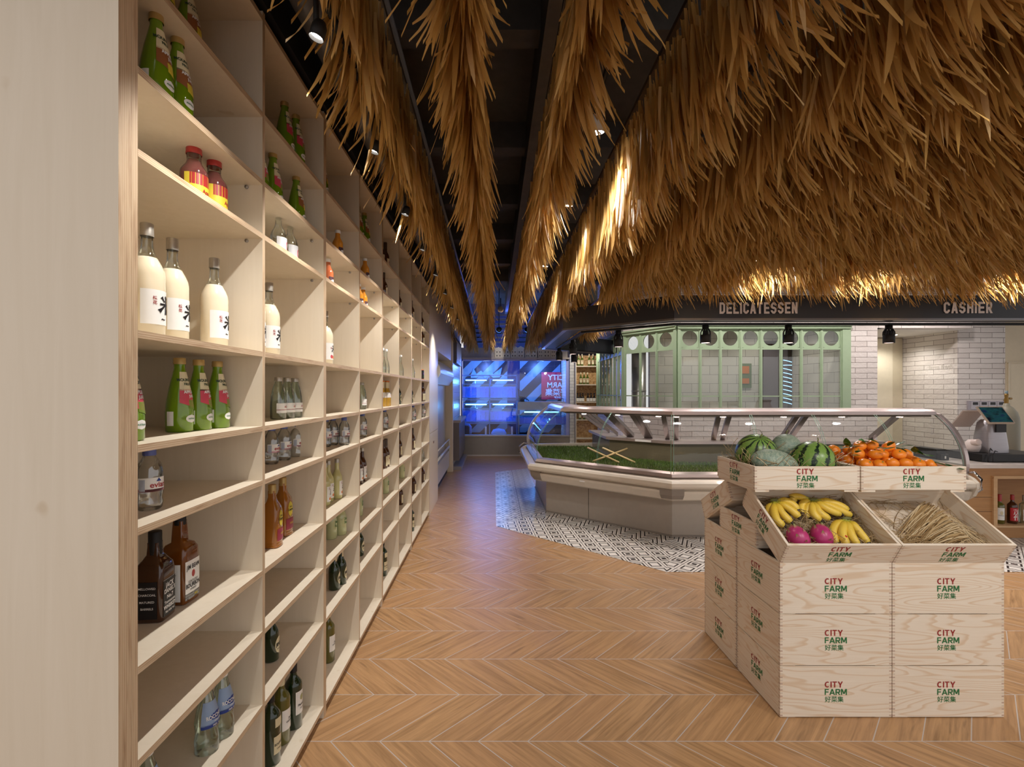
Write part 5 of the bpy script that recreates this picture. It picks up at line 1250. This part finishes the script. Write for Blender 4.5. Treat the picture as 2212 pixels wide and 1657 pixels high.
# till terminal
t = thing('till_terminal', (5.66, 5.45, .870), 'silver all-in-one till terminal with tilted touch screen', 'till')
q = MB(); 
secs = [(.870, .128, .20), (.93, .130, .20), (1.08, .118, .17), (1.20, .100, .14), (1.235, .07, .10)]; vs = []
for z, hw, dp in secs:
    for k in range(16):
        a = 2*PI*k/16; c, s_ = math.cos(a), math.sin(a); e = .55
        vs.append((5.61+math.copysign(abs(c)**e, c)*hw, 5.47+math.copysign(abs(s_)**e, s_)*dp*.6, z))
fs = []
for i in range(len(secs)-1):
    for k in range(16): fs.append((i*16+k, i*16+(k+1) % 16, (i+1)*16+(k+1) % 16, (i+1)*16+k))
fs.append(tuple(range(64, 80))); q.add(vs, fs, True); q.build('stand', m_steel((176, 172, 176), .35, .5, 'silver_plastic'), t)
q = MB(); q.box(5.56, 5.67, 5.352, 5.366, 1.10, 1.19); q.build('badge_window', INK, t)
Ms = TL((5.555, 5.36, 1.29)) @ RX(-38)
q = MB(); q.X = Ms; q.box(-.142, .142, -.008, .012, -.112, .112); sp = q.build('screen_housing', flat((214, 196, 178), .4), t)
scr = NT('till_screen'); nn = scr.noise(scr.map(scr.coord(), (4, 1, 8), (0, .5, 0)), 2.4, 3); cc = scr.ramp(nn, [(.35, lin((14, 20, 34))), (.55, lin((28, 84, 88))), (.7, lin((22, 40, 78)))])
scr.link(cc, scr.b.inputs['Emission Color']); scr.b.inputs['Emission Strength'].default_value = .45; scr.set((.01, .01, .01), .12)
q = MB(); q.X = Ms; q.quad((-.131, -.0085, -.100), (.131, -.0085, -.100), (.131, -.0085, .100), (-.131, -.0085, .100)); q.build('touch_screen', scr.m, sp)
q = MB(); q.X = TL((5.50, 5.60, 1.235)) @ RX(40); q.box(-.14, .10, 0, .014, -.13, .12); q.build('customer_screen', flat((206, 190, 180), .4), t)
t = thing('barcode_scanner', (5.38, 5.43, .870), 'round white barcode scanner on the cash drawer', 'scanner')
q = MB(); q.X = TL((5.385, 5.44, .947)); q.lathe([(0, -.078), (.05, -.07), (.066, -.03), (.07, 0), (.062, .035), (.04, .062), (0, .07)], 24); q.build('body', flat((232, 218, 212), .35), t)
q = MB(); q.X = TL((5.355, 5.375, .985)) @ RX(80); q.lathe([(.034, -.03), (.036, .03), (.03, .035), (0, .034)], 20); q.build('head', flat((226, 208, 200), .35), t)
q = MB(); q.tube([(5.50, 5.34, .90), (5.42, 5.28, .93), (5.36, 5.24, .88), (5.335, 5.225, .79)], .005, 6); tag(q.build('cable', INK), 'black cable looping over the cash drawer', 'cable', 'till cables')
q = MB(); q.tube([(5.56, 5.34, .885), (5.46, 5.27, .905), (5.40, 5.235, .86), (5.385, 5.22, .79)], .004, 6); tag(q.build('cable', INK), 'second black cable running down beside the terminal', 'cable', 'till cables')
t = thing('card_terminal', (5.0, 5.5, .78), 'black card terminal block behind the end of the deli case', 'card terminal')
q = MB(); q.box(4.985, 5.09, 5.45, 5.75, .786, .90); q.box(4.99, 5.08, 5.40, 5.45, .786, .85); q.build('body', INK, t)
q = MB(); q.box(5.03, 5.045, 5.396, 5.40, .80, .83); q.build('slot', WHITE, t)
# gas cylinder
t = thing('gas_cylinder', (7.15, 6.9, 0), 'worn grey gas cylinder with brass valve behind the till', 'gas cylinder')
xg, yg = (2174-VX)*6.6/F, 6.6
q = MB(); q.X = TL((xg, yg, 0)); q.lathe([(0, 0), (.128, 0), (.132, .02), (.132, 1.13), (.126, 1.20), (.108, 1.27), (.07, 1.33), (.035, 1.36), (.03, 1.39), (0, 1.39)], 32); q.build('tank', m_brick(9, 9, (150, 146, 128), (150, 146, 128), (120, 112, 90), .5, .001, .001, 'worn_paint', nz=1), t)
t.location = (xg, yg, 0)
for c in kids(t): 
    for v in c.data.vertices: v.co = v.co+Vector((7.15-xg, 6.9-yg, 0))
q = MB(); q.X = TL((xg, yg, 0)); q.lathe([(.022, 1.375), (.026, 1.44), (.018, 1.47), (.022, 1.49), (.022, 1.52), (0, 1.52)], 12); q.tube([(0, 0, 1.455), (.07, 0, 1.455)], .014, 8); q.build('valve', flat((150, 118, 60), .4, .6), t)
q = MB(); q.X = TL((xg, yg, 0)); q.lathe([(.016, 1.52), (.018, 1.56), (0, 1.56)], 10); q.build('hand_wheel', flat((120, 140, 150)), t)

# ------------------------------------------------------------ seafood recess at the end of the aisle
YB = 11.65
BG = emit((60, 90, 240), .0)
def bx(name, a, b, mat, par=None, **kw):
    q = MB(); q.box(a[0], b[0], a[1], b[1], a[2], b[2]); return q.build(name, mat, par, **kw)
q = MB(); q.box(-.83, 1.84, YB, YB+.12, 0, .47); struct('wall_back_low', q, flat((150, 142, 134), .5))
q = MB(); q.box(-.83, 1.84, YB-.015, YB+.2, .47, .50); q.box(-.83, 1.84, YB-.01, YB, .0, .03); struct('trim_3', q, flat((196, 190, 190), .3))
q = MB(); q.box(-.95, -.82, 9.46, YB+.1, 0, 3.95); struct('wall_back_left', q, TILE, uvbox=True)
q = MB(); q.box(-.83, 2.9, YB+1.6, YB+1.7, 0, 3.95); struct('wall_back', q, flat((40, 40, 60)))
q = MB(); q.box(1.82, 1.93, YB-.05, YB+1.6, 0, 3.95); struct('wall_back_brick', q, SMALLT, uvbox=True)
q = MB(); q.box(-.83, 1.86, YB-.02, YB+.12, 2.33, 2.37); q.box(-.83, 1.93, YB+.12, YB+.2, 2.37, 2.62); struct('wall_back_beam', q, flat((186, 172, 160), .5))
fr = bpy.data.objects.new('window_4', None); COL.objects.link(fr); fr.location = (.5, YB, .5); fr['kind'] = 'structure'
q = MB(); q.box(-.80, -.76, YB+.02, YB+.06, .5, 2.33); q.box(1.74, 1.82, YB+.02, YB+.10, .5, 2.33); q.box(-.80, 1.8, YB+.02, YB+.05, 2.29, 2.33); q.build('window_frame', flat((170, 176, 240), .4), fr)
for a, b in ((-.76, -.45), (-.45, 1.46), (1.46, 1.74)): bx('window_pane', (a+.002, YB+.03, .5), (b-.002, YB+.036, 2.30), pane((.92, .94, 1), .03, 'seafood_glass'), fr)
# striped backdrop wall with letters
def m_stripe():
    t_ = NT('striped_glass'); s_ = t_.sep(t_.coord('Object')); a = t_.math('SUBTRACT', s_[0], s_[2]); f = t_.math('FRACT', t_.math('DIVIDE', t_.math('ADD', a, .26), .62))
    c = t_.mix(t_.math('GREATER_THAN', f, .52), lin((38, 34, 46)), lin((112, 138, 156))); return t_.set(c, .35)
bd = thing('striped_backdrop', (.55, YB+1.4, .5), 'diagonally striped dark and pale backdrop behind the fish tanks', 'backdrop')
bx('striped_board', (-.84, YB+1.42, .45), (.36, YB+1.45, 2.55), m_stripe(), bd); bx('striped_board', (.70, YB+1.42, .45), (1.80, YB+1.45, 2.55), m_stripe(), bd)
bx('dark_strip', (.36, YB+1.43, .45), (.70, YB+1.45, 2.55), flat((22, 30, 80)), bd)
t = thing('shop_sign', (1.5, YB+1.3, 1.4), 'small red square shop sign seen from behind with mirrored letters', 'sign')
bx('sign_panel', (1.27, YB+1.30, 1.34), (1.80, YB+1.32, 2.07), flat((190, 30, 60), .4), t)
for w_, x_, z_, sz in (('CITY', 1.83, 1.86, .20), ('FARM', 1.87, 1.66, .20), ('好菜集', 1.92, 1.46, .20), ('SHOP', 1.74, 1.37, .07)):
    q = MB(); put_text(q, w_, sz, (x_+.05, YB+1.296, z_), (-1, 0, 0), (0, 0, 1), .003); q.build('lettering', SIGN, t)
q = MB(); q.X = TL((-.62, YB+1.38, 1.98)); P_ = [(0, .02), (.05, .13), (.10, .03), (.18, .09), (.26, .02), (.33, .09), (.40, .03), (.56, .15), (.52, -.03), (.40, -.04), (.33, .02), (.26, -.05), (.18, .02), (.10, -.04), (0, -.04)]
q.add([(a*1.5, 0, b*1.5) for a, b in P_], [tuple(range(len(P_)))], False); tag(q.build('zigzag_graphic', flat((110, 150, 190))), 'pale zigzag graphic on the backdrop above the tanks', 'graphic')
WAT = NT('tank_water'); 
WAT = pane((.50, .76, .98), .05, 'tank_water'); TG = pane((.70, .86, .98), .06, 'tank_glass')
TUBE = emit((90, 175, 255), 12)
def tank(x0, x1, z0, z1, wl, y0, dp, label, dividers=0, grp='glass fish tanks'):
    t = thing('fish_tank', ((x0+x1)/2, y0+dp/2, z0), label, 'fish tank', grp)
    q = MB(); q.box(x0, x1, y0, y0+.008, z0, z1); q.box(x0, x0+.008, y0+.008, y0+dp, z0, z1); q.box(x1-.008, x1, y0+.008, y0+dp, z0, z1); q.build('tank_glass', TG, t)
    bx('water', (x0+.01, y0+.01, z0+.02), (x1-.01, y0+dp-.01, wl), WAT, t); bx('back_panel', (x0, y0+dp, z0), (x1, y0+dp+.01, wl), flat((120, 176, 214), .4), t)
    q = MB(); q.box(x0, x1, y0-.006, y0, z0, z0+.025); q.box(x0, x1, y0-.004, y0, z1-.012, z1); q.box(x0-.003, x0+.012, y0-.005, y0, z0, z1); q.box(x1-.012, x1+.003, y0-.005, y0, z0, z1); q.build('rim', flat((130, 180, 226), .4), t)
    R = random.Random(int(x0*100)); q = MB()
    for k in range(5 if dividers == 0 else dividers):
        xx = x0+(x1-x0)*(k+.7)/(5.5 if dividers == 0 else dividers+.2); q.tube([(xx+R.uniform(-.01, .01), y0+.03, z0+.03+(wl-z0-.04)*j/6) for j in range(7)], .006 if dividers == 0 else .010, 5)
    q.build('bubble_column' if dividers == 0 else 'divider_rod', flat((170, 215, 240), .3), t)
    return t
Wd = (1115-998)/2*YB/F
tx = [(-.765, -.11), (-.10, .545)]
nm_ = [['upper fish tank by the tiled wall', 'upper fish tank next to the striped backdrop'], ['lower fish tank by the tiled wall', 'lower fish tank next to the striped backdrop']]
for c, (a, b) in enumerate(tx):
    for r_, (z0, z1, wl) in enumerate(((1.385, 1.74, 1.67), (.80, 1.145, 1.09))):
        tank(a, b, z0, z1, wl-(.03 if c and r_ else 0), YB+.14, .55, 'blue-lit '+nm_[r_][c], 0)
        t = thing('tank_light', ((a+b)/2, YB+.2, z1+.09), 'blue fluorescent tube over the '+nm_[r_][c], 'lamp', 'blue tubes over the tanks')
        q = MB(); q.tube([(a+.07, YB+.22, z1+.09), (b-.07, YB+.22, z1+.09)], .014, 8); q.build('tube', TUBE, t)
        bx('fitting', (a+.03, YB+.215, z1+.10), (b-.03, YB+.26, z1+.125), flat((120, 150, 200)), t); bx('bracket', (a+.0005, YB+.21, z1), (a+.03, YB+.24, z1+.125), flat((120, 150, 200)), t)
        lamp('POINT', 'tank_lamp', ((a+b)/2, YB+.48, z1+.05), 9, (.16, .50, 1), size=.05)
st = thing('tank_stand', (-.1, YB+.3, .5), 'steel stand frame carrying the four stacked fish tanks', 'stand')
for x_ in (-.785, -.105, .56): bx('post', (x_-.012, YB+.10, .5), (x_+.012, YB+.13, 1.95), flat((120, 160, 220)), st)
for z_ in (1.34, .765, 1.93): bx('rail', (-.79, YB+.10, z_), (.57, YB+.13, z_+.025), flat((150, 180, 230)), st)
for x_, lb in ((-.2, 'closer to the tiled wall'), (.44, 'closer to the backdrop')):
    q = MB(); q.tube([(x_, YB+.12, .51), (x_, YB+.12, .70)], .022, 10); tag(q.build('drain_pipe', WHITE), 'short white drain pipe under the tanks, '+lb, 'pipe', 'drain pipes under the tanks')
q = MB(); q.tube([(-.74, YB+.3, .80), (-.70, YB+.3, .74), (-.62, YB+.3, .73), (-.58, YB+.3, .68), (-.58, YB+.3, .51)], .03, 12); tag(q.build('elbow_pipe', flat((110, 160, 220))), 'thick pale elbow pipe below the tiled-wall tanks', 'pipe')
q = MB(); q.X = TL((.12, YB+.35, .5)); q.lathe([(.19, 0), (.19, .03), (.14, .11), (0, .14)], 20); tag(q.build('filter_dome', flat((110, 160, 210))), 'pale dome-shaped filter lid below the tanks', 'filter')
# right-hand bench with ice trough
t = thing('seafood_bench', (1.2, YB+.5, .5), 'stainless seafood prep bench lit blue beside the tanks', 'bench')
bx('bench_top', (.58, YB+.14, 1.27), (1.80, YB+.9, 1.30), STEEL, t); bx('apron', (.58, YB+.14, 1.10), (1.80, YB+.17, 1.27), STEEL, t)
q = MB(); q.tube([(.60, YB+.12, .52), (.60, YB+.12, 1.00)], .013, 8); q.build('leg', flat((220, 214, 196)), t)
q = MB(); q.tube([(1.70, YB+.2, 1.30), (1.70, YB+.2, 1.38), (1.66, YB+.16, 1.39)], .01, 8); q.build('tap', CHROME, t)
q = MB(); q.tube([(.75, YB+.3, 1.045), (1.6, YB+.3, 1.045)], .014, 8); tag(q.build('tank_light', TUBE), 'blue tube under the seafood bench', 'lamp', 'blue tubes over the tanks')
lamp('POINT', 'bench_lamp', (1.1, YB+.3, 1.0), 9, (.16, .50, 1), size=.05)
tank(.62, 1.78, .74, .98, .93, YB+.16, .5, 'long low trough tank under the seafood bench', 6)
t = thing('scoop_stand', (.72, YB+.3, 1.3), 'dark metal net and tool stand at the bench end', 'tools')
q = MB(); 
for k in range(5): q.tube([(.66+.02*k, YB+.25, 1.30), (.62+.03*k, YB+.24, 1.45), (.66+.05*k, YB+.22, 1.40-.02*k)], .012, 6)
q.tube([(.62, YB+.25, 1.3), (.60, YB+.25, 1.62), (.66, YB+.25, 1.55)], .014, 6); q.build('frame', INK, t)
for p_, e_ in (((-.2, YB+.8, 2.2), 40), ((1.2, YB+.8, 2.2), 44)): lamp('POINT', 'recess_light', p_, e_, (.14, .30, 1), size=.1)
lamp('POINT', 'recess_blue_light', (.4, YB+.3, 3.4), 30, (.08, .16, 1), size=.1)
for (x_, lb) in ((.12, 'between the second and third thatch rows'), (.78, 'behind the fourth thatch row')):
    q = MB(); q.X = TL((x_, 11.3, 2.98)) @ RX(60); q.lathe([(.06, 0), (0, -.002)], 16); q.mi = 1; q.lathe([(.06, .001), (.065, .05), (0, .05)], 16); q.X = None; q.tube([(x_, 11.3, 3.0), (x_, 11.3, 3.955)], .01, 6); tag(q.build('blue_floodlight', [emit((90, 150, 255), 20), BLACK]), 'bright blue-white floodlight '+lb, 'lamp', 'blue floodlights')
q = MB()
for k in range(7): q.box(-.7, 1.6, 11.9, 11.93, 2.75+k*.11, 2.79+k*.11)
tag(q.build('ceiling_grille', flat((40, 40, 60))), 'dark slatted grille above the seafood recess catching blue light', 'grille')
# sign letters / decorative house fronts on the beam
t = thing('beam_ornament', (.9, YB+.05, 2.37), 'row of cream model house fronts standing on the seafood beam', 'ornament')
R = random.Random(77); x_ = .02
for k in range(9):
    w_ = R.uniform(.10, .2); h_ = R.uniform(.16, .3); q = MB(); q.box(x_, x_+w_, YB+.02, YB+.06, 2.37, 2.37+h_); q.add([(x_-.01, YB+.02, 2.37+h_), (x_+w_+.01, YB+.02, 2.37+h_), (x_+w_/2, YB+.02, 2.42+h_), (x_+w_/2, YB+.06, 2.42+h_)], [(0, 1, 2), (0, 1, 3)], False)
    hb = q.build('house_front', flat((222, 208, 178)), t)
    q = MB()
    for a in range(2):
        for b in range(2): q.box(x_+w_*(.22+.40*a), x_+w_*(.36+.40*a), YB+.016, YB+.02, 2.40+b*.09, 2.43+b*.09)
    q.build('tiny_window', flat((70, 58, 48)), hb); x_ += w_+R.uniform(.0, .03)

# left side beyond the shelving: column, open chiller, counter
q = MB(); q.box(-1.24, -.795, 9.34, 9.46, 0, 2.90); q.boxm(-1.24, -.82, 6.985, 9.34, 2.14, 2.90, [0]*6); tag(q.build('plywood_column', PLY), 'tall plywood surround framing the open chiller', 'column')
ch = thing('open_chiller', (-1.1, 8.1, 0), 'upright white open chiller with rounded canopy and drawn night curtain', 'chiller')
bx('base', (-1.24, 7.0, .12), (-.86, 9.32, .42), flat((206, 200, 190), .4), ch); bx('kick_plate', (-1.24, 7.02, 0), (-.90, 9.30, .12), INK, ch)
bx('back_wall', (-1.24, 7.0, .42), (-1.12, 9.32, 2.1), flat((200, 200, 196)), ch)
q = MB(); n = 12; vs = []
for y in (7.0, 9.32):
    for k in range(n+1):
        a = PI*.5*k/n; vs.append((-1.24+.47*math.sin(a)**.8, y, 1.82+.30*math.cos(a)))
    vs += [(-.80, y, 1.76), (-.86, y, 1.66), (-1.24, y, 1.66)]
c_ = len(vs)//2; q.add(vs, [(k, k+1, c_+k+1, c_+k) for k in range(c_-1)]+[tuple(range(c_))[::-1], tuple(range(c_, 2*c_))], False); q.build('canopy', flat((226, 224, 220), .35), ch)
bx('night_curtain', (-.94, 7.02, .45), (-.935, 9.30, 1.68), flat((196, 192, 184), .35), ch)
q = MB(); q.tube([(-.86, 7.0, .50), (-.86, 9.3, .50)], .02, 8); q.tube([(-.86, 7.0, .64), (-.86, 9.3, .64)], .012, 8); q.tube([(-.86, 9.28, .42), (-.86, 9.28, .64)], .014, 8); q.build('front_rail', flat((226, 224, 220), .3), ch)
t = thing('wall_counter', (-.8, 10.6, 0), 'narrow steel-topped counter along the tiled side wall', 'counter')
bx('top', (-.82, 9.6, .93), (-.66, 11.5, .98), flat((170, 160, 156), .3), t); bx('cabinet', (-.82, 9.6, .18), (-.69, 11.5, .93), flat((112, 104, 104), .35), t); bx('plinth', (-.82, 9.55, 0), (-.64, 11.5, .07), flat((150, 146, 150), .3), t)
t = thing('wall_poster', (-.81, 10.2, 1.1), 'narrow white notice strip on the tiled side wall', 'notice'); bx('sheet', (-.819, 9.65, 1.02), (-.812, 9.78, 1.55), WHITE, t)
t = thing('high_window_box', (-.79, 10.3, 2.4), 'slatted cream light box high on the tiled side wall', 'light box')
bx('box_body', (-.82, 9.6, 2.12), (-.74, 11.0, 2.62), flat((96, 92, 100)), t)
for k in range(4): bx('pane', (-.739, 9.66+k*.33, 2.18), (-.735, 9.93+k*.33, 2.56), flat((222, 210, 180)), t)

# ------------------------------------------------------------ strand-board shelves with oil bottles
t = thing('oil_shelf_rack', (2.4, YB+.1, 0), 'tall strand-board shelf rack with oil and sauce bottles beyond the deli case', 'shelf')
bx('back_board', (1.94, YB+.02, 0), (3.1, YB+.05, 2.42), OSB, t); bx('side_board', (1.93, YB-.22, 0), (1.95, YB+.02, 2.42), PLY, t)
SZ = (2.16, 1.725, 1.31, .89, .45)
for z in SZ: bx('shelf_board', (1.95, YB-.22, z-.025), (3.1, YB+.02, z), PLY, t)
nm2 = ['top', 'second', 'third']
for lev, xs, kind in ((0, (2.02, 2.10, 2.27, 2.36, 2.45, 2.54), 'oil'), (1, (2.07, 2.15, 2.23, 2.60), 'oil'), (2, (1.99, 2.055, 2.12, 2.24, 2.315, 2.39, 2.47), 'sauce'), (3, (2.05, 2.15, 2.3, 2.4), 'oil')):
    for i, x_ in enumerate(xs):
        clone(kind, (x_, YB-.12, SZ[lev]), -PI/2, '%s %s on the %s strand-board shelf counting from the tiled pillar' % (ORD[i], DESC[kind], ['top', 'second', 'third', 'fourth'][lev]), 'bottle', 'bottles on the strand-board shelves')
lamp('SPOT', 'rack_light', (2.0, 10.6, 2.6), 30, (1, .93, .82), (2.3, YB, 1.7), 100, .8, .05)

# drop unused bottle prototypes
for k, (root, h) in B.items():
    if k not in USED:
        for c in kids(root):
            for d in kids(c): bpy.data.objects.remove(d)
            bpy.data.objects.remove(c)
        bpy.data.objects.remove(root)
